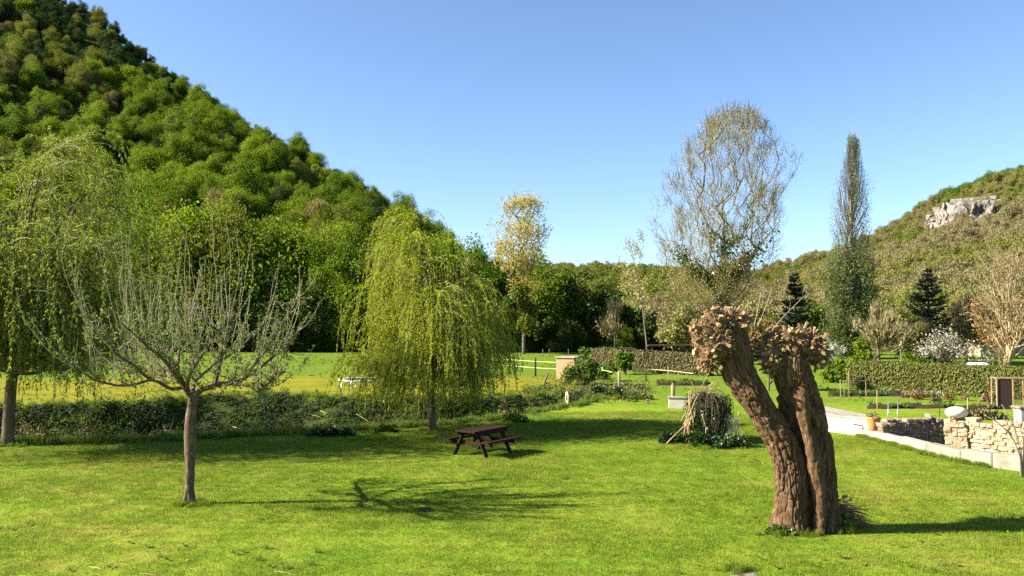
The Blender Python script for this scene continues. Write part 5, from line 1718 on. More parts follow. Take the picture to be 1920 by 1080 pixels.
# white rendered terrace wall
def poly_block(name, pts, z0, z1, mat, parent=None, lip=0):
    pts = np.asarray(pts, float)
    n = len(pts)
    c = pts.mean(0)
    mb = MB()
    ins = c + (pts - c) * (1 - .02)
    v = np.concatenate([np.c_[pts, np.full(n, z0)], np.c_[pts, np.full(n, z1 - .02)], np.c_[ins, np.full(n, z1)]])
    q = [(k * n + j, k * n + (j + 1) % n, (k + 1) * n + (j + 1) % n, (k + 1) * n + j) for k in range(2) for j in range(n)]
    mb.add(v, q)
    if n == 4: mb.add(np.c_[ins, np.full(n, z1)], [(0, 1, 2, 3)])
    return mb.build(name, mat, parent)
tw0 = thing('terrace_wall', 'low white rendered terrace wall beyond the pollard willow', 'wall', (11.0, 29.8, 0))
off = np.array([11.0, 29.8])
fl, fr, br_, bl = [G(*q_, .63)[:2] for q_ in ((1520, 774), (1628, 785), (1650, 783), (1520, 757))]
dv = unit(fr - fl); nv = np.array([-dv[1], dv[0]])
poly_block('wall_body', np.array([fl, fr, br_, bl]) - off, -.3, .58, 'render_white', tw0)
cc = (fl + fr + br_ + bl) / 4
poly_block('coping', np.array([cc + (q_ - cc) * 1.03 for q_ in (fl, fr, br_, bl)]) - off, .583, .64, 'concrete_pale', tw0)
p = fr - off + nv * .1
MB().box((p[0] - .12, p[1] - .10, .33), (.30, .10, .55), rot_z(math.atan2(dv[1], dv[0])), .02).build('buttress', 'render_white', tw0)
MB().tube([(p[0] - .5, p[1] - .12 + .25, .42), (p[0] - .45, p[1] - .22, .42), (p[0] - .35, p[1] - .25, .42), (p[0] - .35, p[1] - .26, .28)], .022, 8).build('spout', 'bark_dark', tw0, True)
# terracotta pot
g = G(1637, 807, .30)
pt = thing('flower_pot', 'round terracotta pot with withered plant at the end of the dark wall', 'flower pot', (g[0], g[1], .302))
prof = [(.0, .02), (.11, .0), (.13, .02), (.19, .16), (.205, .30), (.215, .31), (.215, .36), (.19, .36), (.185, .30), (.0, .29)]
n = 24
an = np.arange(n) / n * 2 * math.pi
vv = np.concatenate([np.stack([np.cos(an) * r, np.sin(an) * r, np.full(n, z)], -1) for r, z in prof]) * [1, 1, 1.25]
qq = [(k * n + j, k * n + (j + 1) % n, (k + 1) * n + (j + 1) % n, (k + 1) * n + j) for k in range(len(prof) - 1) for j in range(n)]
MB().add(vv, qq).build('pot', 'terracotta', pt, True)
mb = MB()
d = ball(rngp, 140); d[:, 2] = np.abs(d[:, 2])
mb.leaves(np.array([0, 0, .38]) + d * rngp.random((140, 1)) * [.2, .2, .26], d + ball(rngp, 140) * .5, rngp.uniform(.06, .12, 140), rngp.uniform(.02, .05, 140), rngp)
mb.build('withered_plant', 'leaf_dry', pt)
# dark dry stone wall facing away from the sun
A = P(1650, 800, 27.7)[:2]; B = P(1772, 800, 27.95)[:2]
w1 = thing('dry_stone_wall', 'dark shaded dry stone wall left of the boulder pillar', 'wall', (A[0], A[1], 0))
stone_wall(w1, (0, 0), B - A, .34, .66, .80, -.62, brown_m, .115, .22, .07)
# pillar with the boulder
pc = P(1794, 800, 25.9)
pl = thing('stone_pillar', 'square rubble stone pillar carrying a pale boulder', 'pillar', (pc[0], pc[1], 0), R(-33))
c = .24
for (a, b_) in (((-c, -c), (c, -c)), ((c, -c), (c, c)), ((c, c), (-c, c)), ((-c, c), (-c, -c))):
    stone_wall(pl, a, b_, .16, .98, .98, -.5, tan_m, .12, .17, .0)
bo = tag(MB().add(ICO3 * (1 + .05 * fbm(ICO3 * 2, 3, 3))[:, None] * [.33, .26, .185], None, ICO3F).build('boulder', 'stone_white', None, True), 'smooth pale oval boulder set on top of the stone pillar', 'boulder')
bo.location = (pc[0], pc[1], .98 + .17)
# sunlit rubble wall to the right
A = P(1822, 800, 25.6)[:2]; B = P(1990, 800, 23.3)[:2]
w2 = thing('rubble_wall', 'sunlit tan rubble stone wall right of the boulder pillar', 'wall', (A[0], A[1], 0))
stone_wall(w2, (0, 0), B - A, .34, .98, .98, -.5, tan_m, .125, .21, .02)
# white gate pillar at the right edge and the bare shrub before the wall
g = P(1918, 800, 25.6)
gp = thing('white_pillar', 'white rendered gate pillar at the right edge of the photograph', 'pillar', (g[0], g[1], 0))
MB().box((0, 0, .45), (.36, .36, 1.7), None, .03).build('shaft', 'render_white', gp)
MB().box((0, 0, 1.343), (.46, .46, .08), None, .02).build('cap', 'concrete_pale', gp)
g = G(1912, 872, .38)
bs = thing('bare_shrub', 'bare curved shrub stems before the sunlit rubble wall', 'shrub', (g[0] + .1, g[1] + .3, 0))
mb = MB()
Yb = g[1] + .3
for pts, r in (([(1916, 868), (1908, 840), (1895, 812), (1870, 790), (1858, 784)], .030), ([(1918, 868), (1912, 835), (1902, 800), (1885, 772), (1878, 762)], .024), ([(1895, 812), (1888, 800), (1888, 782)], .014), ([(1920, 868), (1918, 820), (1906, 785), (1908, 760)], .02), ([(1908, 842), (1915, 822), (1922, 800)], .015)):
    p = smooth_path([P(x_, y_, Yb) - np.array([g[0] + .1, Yb, 0]) for x_, y_ in pts], 12)
    p += np.cumsum(rngp.normal(size=p.shape) * .006, 0)
    if pts[0][1] > 860: p[0, 2] = -.1
    mb.tube(p, np.linspace(r, r * .35, 12), 6)
    for k in range(5):
        s = p[int(rngp.integers(4, 12))]
        e = s + unit(ball(rngp, 1)[0] + [0, 0, .7]) * rngp.uniform(.12, .35)
        mb.tube([s, (s + e) / 2, e], [.007, .005, .003], 4)
mb.build('stem', 'bark_shoot', bs, True)

# hedges: a dense clipped skin of leaves over a dark twiggy core
def hedge(name, label, a, b, thick, h, leafm, n, seed, size=.1, lumpy=.06, h1=None):
    rng = np.random.default_rng(seed)
    a, b = np.asarray(a, float), np.asarray(b, float)
    d = b - a
    Ln = np.linalg.norm(d)
    d /= Ln
    nr = np.array([d[1], -d[0]])
    h1 = h if h1 is None else h1
    t = thing(name, label, 'hedge', (a[0], a[1], 0))
    mb = MB()
    m = (b - a) / 2
    mb.box((m[0], m[1], min(h, h1) * .46), (Ln - .15, thick * .7, min(h, h1) * .9), rot_z(math.atan2(d[1], d[0])))
    mb.build('branches', 'bark_dark', t)
    fr_ = rng.random(n)
    s = rng.random(n) * Ln
    hh = h + (h1 - h) * s / Ln
    up = fr_ < thick / (thick + 2 * h)
    side = np.where(rng.random(n) < .72, 1, -1)
    z = np.where(up, hh, rng.random(n) * hh)
    o = np.where(up, rng.uniform(-.5, .5, n) * thick, side * thick * .5)
    bul = lumpy * vn(np.stack([s * 1.2, z * 1.2, o], -1), seed) + rng.normal(size=n) * .05
    z = z + np.where(up, bul, 0)
    o = o + np.where(up, 0, bul * side)
    p = np.stack([d[0] * s + nr[0] * o, d[1] * s + nr[1] * o, np.maximum(z, .03)], -1)
    nv_ = np.where(up[:, None], np.array([[0, 0, 1.0]]), side[:, None] * np.array([[nr[0], nr[1], 0.2]]))
    nrm = unit(nv_ + ball(rng, n) * .8)
    ax = np.cross(nrm, ball(rng, n))
    lf = MB().leaves(p, ax, size * rng.uniform(.6, 1.4, n), size * rng.uniform(.4, .9, n), rng, 0, None, nrm)
    lf.build('foliage', leafm, t)
hedge('clipped_hedge', 'long clipped yellow-green hedge behind the right garden', G(1596, 727)[:2], G(2010, 752)[:2], 1.0, 1.52, 'leaf_hedge', 16000, 91, .13)
hedge('clipped_hedge', 'brownish clipped hedge across the middle behind the green lawn', G(1196, 697)[:2], G(1330, 704)[:2], 1.2, 1.5, 'leaf_hedge_brown', 7000, 92, .16)
hedge('clipped_hedge', 'shorter darker hedge between brick hut and brownish hedge', G(1120, 688)[:2], G(1190, 694)[:2], 1.3, 1.55, 'leaf_hedge_brown', 4000, 93, .17, .2)
make_tree('laurel_bush', 'dark laurel bush between the two middle hedges', 'bush', 1172, 62, 1.7, .95, 'leaf_forest_mid', 94, .2, 1300, 14, .02)
# raised beds with dark soil and stone edges
def bed(label, px0, px1, py0, py1, seed, plants='leaf_weed'):
    """a low uneven mound of dark soil with young plants"""
    rng = np.random.default_rng(seed)
    a, b_, c_, d_ = G(px0, py1)[:2], G(px1, py1)[:2], G(px1, py0)[:2], G(px0, py0)[:2]
    t = thing('vegetable_bed', label, 'garden bed', (a[0], a[1], 0))
    n, m = 46, 10
    u, w = np.meshgrid(np.linspace(0, 1, n), np.linspace(0, 1, m))
    top = (a + (b_ - a) * u[..., None]) * (1 - w[..., None]) + (d_ + (c_ - d_) * u[..., None]) * w[..., None] - a
    edge = np.minimum(np.minimum(u, 1 - u) * 12, np.minimum(w, 1 - w) * 4)
    ns = vn(np.stack([u * 14, w * 3, u * 0], -1).reshape(-1, 3), seed).reshape(u.shape)
    z = np.where(edge < .05, -.05, .03 + .07 * np.clip(edge, 0, 1) + .05 * ns)
    top = top + (ns * .12)[..., None]
    i = np.arange(m - 1)[:, None] * n + np.arange(n - 1)[None]
    MB().add(np.concatenate([top, z[..., None]], -1).reshape(-1, 3), np.stack([i, i + 1, i + n + 1, i + n], -1).reshape(-1, 4)).build('soil', 'soil', t, True)
    lf = MB()
    k = 700
    ui, wi = rng.random(k), rng.random(k)
    p = (a + (b_ - a) * ui[:, None]) * (1 - wi[:, None]) + (d_ + (c_ - d_) * ui[:, None]) * wi[:, None] - a
    ok = vn(np.c_[p * 1.3, p[:, 0] * 0], seed + 3) > .05
    p = np.c_[p[ok], np.full(ok.sum(), .08)]
    lf.leaves(p, ball(rng, len(p)) * .8 + [0, 0, .8], rng.uniform(.08, .22, len(p)), rng.uniform(.05, .12, len(p)), rng)
    kind(lf.build('young_plants', plants, t), 'stuff')
bed('long dark soil bed in front of the brownish hedge', 1232, 1330, 715, 722, 701)
bed('dark bed strip below the long right hedge', 1552, 1700, 735, 742, 702)
bed('dark bed behind the dark stone wall', 1625, 1790, 760, 766, 703)
bed('dark bed strip right of the boulder, behind the sunlit wall', 1790, 1872, 763, 769, 704, 'leaf_hedge_brown')
bed('bed of dry stalks below the long hedge, beside the rose bushes', 1690, 1752, 739, 745, 705, 'leaf_dry')
# white blossoms row and little bushes in the beds
for k, px in enumerate(range(1655, 1762, 15)):
    g = G(px, 735 + (px - 1655) * .06)
    ivy_patch('white_flower', 'white flower clump in the row below the long clipped hedge', g[0], g[1], .14, .12, .22, 60, 200 + k, .11, 'petal_white', 2, 'flowers')['group'] = 'white flower clumps below the hedge'
for k, (px, py, lb, m) in enumerate([(1720, 748, 'small brown rose bush left in the gravel bed', 'leaf_brown_tree'), (1757, 752, 'dark rose bush right of the gravel bed', 'leaf_hedge_brown'), (1783, 749, 'low brown shrub in the lawn below the hedge', 'leaf_brown_tree'), (1808, 750, 'tan low shrub left of the black mesh run', 'leaf_dry')]):
    g = G(px, py)
    ivy_patch('rose_bush', lb, g[0], g[1], .28, .2, .55, 200, 220 + k, .10, m, 5, 'shrub')
g = G(1856, 752)
ivy_patch('dead_grass_tuft', 'pale dead grass heap beside the black mesh run', g[0], g[1], .45, .3, .5, 500, 230, .14, 'leaf_dry', 7)
g = G(1842, 788)
ivy_patch('grey_shrub', 'grey-green low shrub behind the sunlit rubble wall', g[0], g[1], 1.0, .4, .45, 800, 231, .12, 'leaf_hedge_brown', 10, 'shrub')
# black mesh run
g = G(1870, 768)
rn = thing('mesh_run', 'wooden framed run with black mesh panels at the right edge', 'animal run', (g[0], g[1], 0), R(-6))
for x_ in (0, .68, 1.36, 2.0):
    MB().box((x_, 0, .66), (.055, .055, 1.42), None, .006).build('post', 'wood_frame', rn)
    MB().box((x_, .5, .66), (.055, .055, 1.42), None, .006).build('post', 'wood_frame', rn)
for y_ in (0, .5): MB().box((1.0, y_, 1.40), (2.06, .05, .05), None, .005).build('rail', 'wood_frame', rn)
for x_ in (0, 2.0): MB().box((x_, .25, 1.403), (.045, .44, .045), None, .005).build('rail', 'wood_frame', rn)
MB().box((.34, .005, .68), (.615, .012, 1.36), None, 0).build('black_panel', 'net_dark', rn)
def mesh_panel(parent, x0, x1, y, z0, z1, step, name, mat):
    mb = MB()
    for x_ in np.arange(x0, x1 + .001, step): mb.box((x_, y, (z0 + z1) / 2), (.007, .006, z1 - z0))
    for z_ in np.arange(z0, z1 + .001, step): mb.box(((x0 + x1) / 2, y + .0065, z_), (x1 - x0, .006, .007))
    kind(mb.build(name, mat, parent), 'stuff')
mesh_panel(rn, .72, 1.32, 0, .05, 1.36, .05, 'wire_mesh', 'net_dark')
mesh_panel(rn, 1.40, 1.96, 0, .05, 1.36, .05, 'wire_mesh', 'net_dark')
# stakes, bean frames, posts: thin things
def stake(name, label, px, py, pyt, r, mat='wood_post', cat='post', lean=0.0, group=None, cap=None):
    g = G(px, py)
    z = float(gz(g[0], g[1]))
    H = P(px, pyt, g[1])[2] - z
    o = thing(name, label, cat, (g[0], g[1], z), 0, group)
    rr = np.array([r * 1.03, r, r * .97, r * .9])
    MB().tube([(0, 0, -.2), (lean * .3, 0, H * .3), (lean * .7, .0, H * .7), (lean, 0, H)], rr, 8).build('shaft', mat, o, True)
    if cap: MB().tube([(lean, 0, H), (lean, 0, H + .06), (lean, 0, H + .09)], [r * .55, r * .6, r * .2], 8).build('insulator', cap, o, True)
    return o
stake('fence_post', 'stout rounded wooden post beside the white trough', 1262, 757, 722, .10, cap='wood_post')
stake('fence_post', 'short dark post tip right of the white trough', 1269, 757, 744, .05, 'bark_dark')
stake('fence_post', 'tallest pale fence post right of the green shrub', 1161, 733, 697, .075)
stake('fence_post', 'pale fence post behind the green shrub', 1130, 715, 688, .07)
stake('fence_post', 'dark fence post left of the brick hut', 1004, 706, 671, .07, 'bark_dark')
stake('fence_post', 'leaning short grey post left of the brick hut', 1018, 727, 700, .06, 'bark_grey', 'post', .30)
stake('fence_post', 'thin post before the laurel bush', 1157, 692, 678, .05)
stake('fence_post', 'dark fence post in front of the brownish hedge', 1211, 714, 696, .05, 'bark_dark')
stake('fence_post', 'thin pale post left of the long dark bed', 1253, 716, 688, .03)
stake('fence_post', 'small post at the foot of the brownish hedge', 1206, 692, 682, .05)
stake('fence_post', 'thin dark post far left of the brick hut', 979, 697, 676, .05, 'bark_dark')
for k, px in enumerate((1018, 1030, 1066)): stake('fence_post', ('thin post in the shade, left of two before the trees', 'thin post in the shade, right of two before the trees', 'thin post in the shade behind the brick hut')[k], px, 668, 655, .05, 'bark_grey')
stake('bean_pole', 'yellowish cane standing behind the flower pot', 1645, 766, 731, .022, 'bark_pale', 'stick')
stake('bean_pole', 'cane standing right of the boulder', 1815, 788, 746, .022, 'bark_pale', 'stick')
stake('bean_pole', 'dark thin rod left of the boulder', 1762, 786, 735, .016, 'bark_dark', 'stick')
# white bean frame
g = G(1592, 742)
bf = thing('plant_support', 'white wooden bean frame of posts and a crossbar before the long hedge', 'plant frame', (g[0], g[1], 0))
for x_, h_ in ((-.45, .85), (0, 1.3), (-.25, .8), (.9, .75)): MB().box((x_, 0, h_ / 2 - .1), (.035, .035, h_ + .2), None, .005).build('post', 'wood_post', bf)
MB().box((.22, .04, .78), (1.42, .03, .035), None, .004).build('crossbar', 'wood_post', bf)
# metal handrail of the garden steps
g = G(1668, 786)
hr = thing('handrail', 'pair of slanting metal handrails behind the dark stone wall', 'handrail', (g[0] + .05, g[1] + .3, 0))
for x_ in (0, .40): MB().tube([(x_, 0, 0), (x_ + .12, .2, .35), (x_ + .28, .5, .72), (x_ + .36, .6, .70)], .018, 8).build('rail', 'metal_grey', hr, True)
# white trough with post
g = G(1253, 765)
tr_ = thing('stone_trough', 'long white rendered trough behind the rounded wooden post', 'trough', (g[0], g[1], 0), R(-12))
MB().box((.85, .3, .20), (1.7, .60, .5), None, .03).build('basin', 'render_white', tr_)
MB().box((.85, .3, .47), (1.78, .68, .05), None, .015).build('rim', 'concrete_pale', tr_)
# white tank behind the hedge
g = P(1833, 692, 47.5)
tk = thing('water_tank', 'white water tank whose top shows above the long hedge', 'tank', (g[0], 47.5, 0))
MB().box((0, 0, .80), (.92, .8, 1.56), None, .09).build('tank_body', 'plastic_white', tk)
MB().tube([(-.5, 0, .2), (-.62, 0, 1.2), (-.60, 0, 1.50)], .05, 8).build('pipe', 'plastic_white', tk, True)
# brick pump hut
g = G(1043, 711)
hut = thing('brick_hut', 'small brick hut with flat slab roof beside the green shrub', 'hut', (g[0], g[1], 0), R(-28))
MB().box((.65, .7, .68), (1.3, 1.4, 1.5), None, .01).build('wall', 'brick', hut)
MB().box((.65, .68, 1.475), (1.46, 1.56, .07), None, .015).build('roof', 'concrete_pale', hut)
# long low red shelter far behind
g = P(1262, 655, 80)
sh = thing('long_shelter', 'low dark red open shelter beyond the brownish hedge', 'shelter', (g[0] - 2.2, 80, 0))
MB().box((2.6, .6, 1.55), (5.6, 1.6, .12), None, .02).build('roof', 'roof_red', sh)
for x_ in (.2, 2.4, 4.8):
    MB().box((x_, 0, .72), (.18, .18, 1.44), None, .01).build('post', 'roof_red', sh)
# house with tiled roof behind the right trees
g = P(1885, 640, 92)
hs = thing('house', 'cream house with orange tiled roof half hidden behind the right trees', 'house', (g[0], 92, 0), R(8))
MB().box((0, 2, 1.3), (6.0, 4.0, 3.2)).build('wall', 'wall_cream', hs)
rf = MB()
rf.add([(-3.3, -.35, 2.75), (3.3, -.35, 2.75), (3.3, 2, 4.3), (-3.3, 2, 4.3), (3.3, 4.35, 2.75), (-3.3, 4.35, 2.75), (-3.3, -.35, 2.9), (3.3, -.35, 2.9), (3.3, 2, 4.45), (-3.3, 2, 4.45), (3.3, 4.35, 2.9), (-3.3, 4.35, 2.9)],
       [(6, 7, 8, 9), (9, 8, 10, 11), (0, 3, 2, 1), (3, 5, 4, 2), (0, 1, 7, 6), (5, 11, 10, 4), (1, 2, 8, 7), (2, 4, 10, 8), (3, 0, 6, 9), (5, 3, 9, 11)])
rf.build('roof', 'roof_tile', hs)
for x_ in (-1.8, .2, 2.0):
    w_ = MB().box((x_, -.02, 1.5), (.9, .08, 1.1), None, .01).build('window', 'render_white', hs)
    MB().box((x_, -.063, 1.5), (.74, .02, .94)).build('pane', 'glass_dark', w_)
# electric fence tapes
def tape(label, pts, hz):
    P3 = []
    for px, py in pts:
        g = G(px, py)
        P3.append((g[0], g[1], float(gz(g[0], g[1])) + hz))
    o = MB().tube(smooth_path(P3, 24), .016, 4).build('fence_tape', 'tape_yellow')
    tag(o, label, 'fence tape')
tape('upper pale tape of the paddock fence beside the weeping willow', [(950, 700), (979, 703), (1004, 706), (1045, 709)], 1.05)
tape('lower pale tape of the paddock fence beside the weeping willow', [(950, 700), (979, 703), (1004, 706), (1045, 709)], .6)
tape('pale fence tape in front of the brownish hedge', [(1130, 715), (1161, 722), (1211, 714), (1253, 716), (1300, 722)], .75)
# trampoline
g = G(684, 742)
tp_ = thing('trampoline', 'round trampoline with white rim half hidden by the weeping willow', 'trampoline', (g[0], g[1], 0))
n = 48
an = np.arange(n) / n * 2 * math.pi
def disc_ring(r0, r1, z0, z1):
    v = np.concatenate([np.stack([np.cos(an) * r, np.sin(an) * r, np.full(n, z)], -1) for r, z in ((r0, z0), (r1, z0), (r1, z1), (r0, z1))])
    q = [(k * n + j, k * n + (j + 1) % n, ((k + 1) % 4) * n + (j + 1) % n, ((k + 1) % 4) * n + j) for k in range(4) for j in range(n)]
    return MB().add(v, q)
disc_ring(1.12, 1.36, .84, .89).build('rim', 'plastic_white', tp_)
mb = MB(); vv = np.concatenate([np.stack([np.cos(an) * 1.12, np.sin(an) * 1.12, np.full(n, .855)], -1), [[0, 0, .845]]])
mb.add(vv, None, [(j, (j + 1) % n, n) for j in range(n)]); mb.build('jumping_mat', 'fabric_black', tp_)
for k in range(6):
    a = k * math.pi / 3 + .3
    MB().tube([(math.cos(a) * 1.22, math.sin(a) * 1.22, .82), (math.cos(a) * 1.22, math.sin(a) * 1.22, -.03)], .022, 8).build('leg', 'metal_grey', tp_, True)
# hollow log on the bank
g = G(1062, 743)
lg = thing('hollow_log', 'hollow pale-ended log lying on the overgrown ditch bank', 'log', (g[0], g[1] - .3, float(gz(g[0], g[1] - .3)) + .42), R(10))
v = []
for x_, (ro, ri) in zip((0, .05, .6, 1.0), ((.34, .17), (.36, .16), (.35, .16), (.33, .16))):
    v.append(np.stack([np.full(20, x_), np.cos(np.arange(20) / 20 * 6.2832) * ro * (1 + .06 * np.sin(np.arange(20) * 1.7)), np.sin(np.arange(20) / 20 * 6.2832) * ro], -1))
inner = [s * [1, .5, .5] for s in v]
mb = MB()
vv = np.concatenate(v + inner)
qq = [(k * 20 + j, k * 20 + (j + 1) % 20, (k + 1) * 20 + (j + 1) % 20, (k + 1) * 20 + j) for k in range(3) for j in range(20)]
mb.add(vv, qq, None, .5, 0)
mb.add(vv, [((k + 4) * 20 + (j + 1) % 20, (k + 4) * 20 + j, (k + 5) * 20 + j, (k + 5) * 20 + (j + 1) % 20) for k in range(3) for j in range(20)], None, .5, 0)
mb.add(np.concatenate([v[0], inner[0]]), [(j, 20 + j, 20 + (j + 1) % 20, (j + 1) % 20) for j in range(20)], None, .5, 1)
mb.build('log_body', ['bark_dark', 'wood_cut'], lg)

# ================================================================== BANKS, WEEDS, GRASS
def tuft_proto(name, seed, n, rx, h, w, mat, lean=.5):
    """a patch of curved grass blades"""
    rng = np.random.default_rng(seed)
    mb = MB()
    p = np.stack([rng.uniform(-rx, rx, n), rng.uniform(-rx, rx, n), np.full(n, -.01)], -1)
    a = rng.uniform(0, 6.283, n)
    hh = h * rng.uniform(.5, 1.3, n)
    le = lean * rng.uniform(.1, 1.2, n)
    d = np.stack([np.cos(a), np.sin(a), np.zeros(n)], -1)
    s = np.stack([-np.sin(a), np.cos(a), np.zeros(n)], -1) * (w * rng.uniform(.6, 1.3, n))[:, None]
    m = p + d * (hh * le * .35)[:, None] + np.array([0, 0, 1.0]) * (hh * .62)[:, None]
    t = p + d * (hh * le)[:, None] + np.array([0, 0, 1.0]) * hh[:, None]
    v = np.stack([p - s, p + s, m + s * .8, m - s * .8, t], 1).reshape(-1, 3)
    b = np.arange(n)[:, None] * 5
    mb.add(v, b + np.array([[0, 1, 2, 3]]), b + np.array([[3, 2, 4]]), np.repeat(rng.random(n), 5))
    return bpy.data.objects.new(name, mb.mesh(name, mat))
rng = np.random.default_rng(300)
LAWN_T = [tuft_proto('lawn_patch', 310 + k, 520, .34, .042 + .006 * k, .0032, 'grass_blade', .9) for k in range(4)]
pts, sc_, pk = [], [], []
st = .50
for yv in np.arange(10.5, 37, st):
    for xv in np.arange(-.72 * yv - 1, .72 * yv + 1, st):
        x, y = xv + rng.uniform(-.12, .12), yv + rng.uniform(-.12, .12)
        if y > ditch_near(x) - .1 and x < 4.2: continue
        if x > kerb_x(y) - .15 and y < 29.0: continue
        if x > 9.8 and y >= 28.8: continue
        n = fbm(np.array([[x * .45, y * .45, 0]]), 61, 3)[0]
        pts.append((x, y, 0)); pk.append(int(rng.integers(4)))
        sc_.append((1, 1, 1.0 + .55 * n))
pts = np.array(pts)
pts[:, 2] = gz(pts[:, 0], pts[:, 1])
o = scatter('lawn_grass', LAWN_T, pts, rng.uniform(0, 6.28, len(pts)), np.clip(np.array(sc_), .45, 2), pk)
tag(o, 'short mown spring grass covering the lawn', 'grass')
# longer grass: along the ditch edge, round the tree feet, at the kerb
LONG_T = [tuft_proto('long_grass_tuft', 330 + k, 90, .16, .22 + .07 * k, .0055, ('meadow_blade', 'meadow_blade', 'grass_blade')[k], .7) for k in range(3)]
pts, pk, ss = [], [], []
for k in range(800):
    x = rng.uniform(-22, 4.0)
    y = ditch_near(x) + rng.normal() * .35 + .35
    pts.append((x, y)); ss.append(rng.uniform(.5, 1.1)); pk.append(int(rng.integers(2)))
for k in range(500):
    x = rng.uniform(-26, 6.0)
    y = ditch_far(x) + abs(rng.normal()) * .9 - .3
    pts.append((x, y)); ss.append(rng.uniform(.4, .9)); pk.append(int(rng.integers(3)))
for (px, py, n, r) in ((356, 948, 30, .28), (352, 940, 10, .2), (1480, 1004, 26, .5), (1545, 1000, 20, .4), (810, 806, 30, .45), (1385, 1076, 26, .22), (1320, 838, 60, .9), (14, 838, 26, .5)):
    g = G(px, py)
    for k in range(n):
        pts.append((g[0] + rng.normal() * r * .6, g[1] + rng.normal() * r * .35)); ss.append(rng.uniform(.15, .42)); pk.append(int(rng.integers(2, 3)))
for k in range(200):
    i = rng.random()
    g = kerb_line[0] + (kerb_line[4] - kerb_line[0]) * i
    pts.append((kerb_x(g[1]) - .05 - abs(rng.normal()) * .08, g[1])); ss.append(rng.uniform(.2, .45)); pk.append(2)
pts = np.array(pts)
pz = np.c_[pts, gz(pts[:, 0], pts[:, 1])]
o = scatter('long_grass', LONG_T, pz, rng.uniform(0, 6.28, len(pz)), np.array(ss), pk)
tag(o, 'longer unmown grass along the ditch edges and round the tree feet', 'grass')
# flat weed rosettes and coarser tufts dotted through the turf
def rosette(seed):
    rg = np.random.default_rng(seed)
    m = MB(); k = 12
    a = rg.uniform(0, 6.283, k)
    m.leaves(np.zeros((k, 3)) + [0, 0, .012], np.stack([np.cos(a), np.sin(a), rg.uniform(.15, .7, k)], -1), rg.uniform(.05, .12, k), rg.uniform(.018, .035, k), rg, 0, None, np.repeat([[0, 0, 1.0]], k, 0))
    return bpy.data.objects.new('weed_rosette', m.mesh('weed_rosette', 'meadow_blade'))
ROS = [rosette(340 + k) for k in range(3)] + LONG_T[:2]
pts, pk, ss = [], [], []
for k in range(600):
    y = 11 + 19 * rng.random() ** 1.2
    x = rng.uniform(-.66 * y, .66 * y)
    if y > ditch_near(x) - .5 or x > kerb_x(y) - .3: continue
    if fbm(np.array([[x * .5, y * .5, 0]]), 81, 2)[0] < .05: continue
    q = int(rng.integers(5))
    pts.append((x, y)); pk.append(q); ss.append(rng.uniform(.7, 1.3) if q < 3 else rng.uniform(.18, .42))
pts = np.array(pts)
pz = np.c_[pts, gz(pts[:, 0], pts[:, 1])]
o = scatter('lawn_weeds', ROS, pz, rng.uniform(0, 6.28, len(pz)), np.array(ss), pk)
tag(o, 'small weeds and coarse tufts dotted through the mown lawn', 'weeds')
# meadow tussocks beyond the ditch
pts, pk, ss = [], [], []
for k in range(5200):
    y = rng.uniform(38, 100)
    x = rng.uniform(-.66 * y, .62 * y)
    t = ditch_t(np.array(x), np.array(y))
    if -.1 < t < 1.0 and x < 4.3: continue
    if y < 41 and x > 4.0: continue
    g = fbm(np.array([[x * .2, y * .2, 0]]), 71, 2)[0]
    if g < .0: continue
    pts.append((x, y)); ss.append(rng.uniform(.15, .4) * (1 + (y - 40) / 80)); pk.append(int(rng.integers(3)))
pts = np.array(pts)
pz = np.c_[pts, gz(pts[:, 0], pts[:, 1])]
o = scatter('meadow_grass', LONG_T, pz, rng.uniform(0, 6.28, len(pz)), np.array(ss), pk)
tag(o, 'tufty grass of the meadow and gardens beyond the ditch', 'grass')

# bramble thicket over the far bank of the ditch
def cover_clumps(name, label, centres, rad, hgt, per, size, mats, pickf, seed, cat):
    rng = np.random.default_rng(seed)
    mb = MB()
    for (x, y) in centres:
        z = float(gz(x, y))
        lf_ = float(fbm(np.array([[x * .35, y * .35, 3.0]]), seed, 2)[0])
        r = rad * rng.uniform(.6, 1.3); h = hgt * rng.uniform(.55, 1.25) * max(.35, 1 + 1.1 * lf_)
        m = int(per * rng.uniform(.7, 1.3))
        d = ball(rng, m); d[:, 2] = np.abs(d[:, 2])
        p = np.array([x, y, z - .05]) + d * (rng.random(m) ** .35)[:, None] * [r, r, h]
        mi = pickf(rng, x, y)
        nrm = unit(d + ball(rng, m) * .6 + [0, 0, .3])
        mb.leaves(p, np.cross(nrm, ball(rng, m)), size * rng.uniform(.6, 1.4, m), size * rng.uniform(.45, .95, m), rng, mi, None, nrm)
        if rng.random() < .5:
            k = 3
            e = np.array([x, y, z]) + np.c_[rng.normal(size=(k, 2)) * r * .8, h * rng.uniform(.8, 1.5, k)]
            mb.tubes3(np.repeat([[x, y, z]], k, 0), e, .008, .004, len(mats) - 1, rng.random(k))
    o = kind(mb.build(name, mats), 'stuff')
    return tag(o, label, cat)
cen = []
for k in range(1150):
    x = rng.uniform(-27, 2.2)
    n_, f_ = ditch_near(x), ditch_far(x)
    t = rng.uniform(.54, .98)
    cen.append((x, n_ + (f_ - n_) * t))
cover_clumps('bramble_thicket', 'dark bramble thicket on the far bank of the ditch', cen, .5, .34, 110, .10, ['leaf_bramble', 'leaf_forest_mid', 'leaf_dry', 'twig_brown'], lambda r, x, y: int(r.choice([0, 0, 0, 1, 0])), 401, 'brambles')  # the bank's shade is put into the dark leaf colour
cen = []
for k in range(330):
    x = rng.uniform(-26, -7.5)
    if x > -13 and rng.random() < .45: continue
    n_, f_ = ditch_near(x), ditch_far(x)
    cen.append((x, n_ + .5 + (f_ - n_) * abs(rng.normal()) * .22))
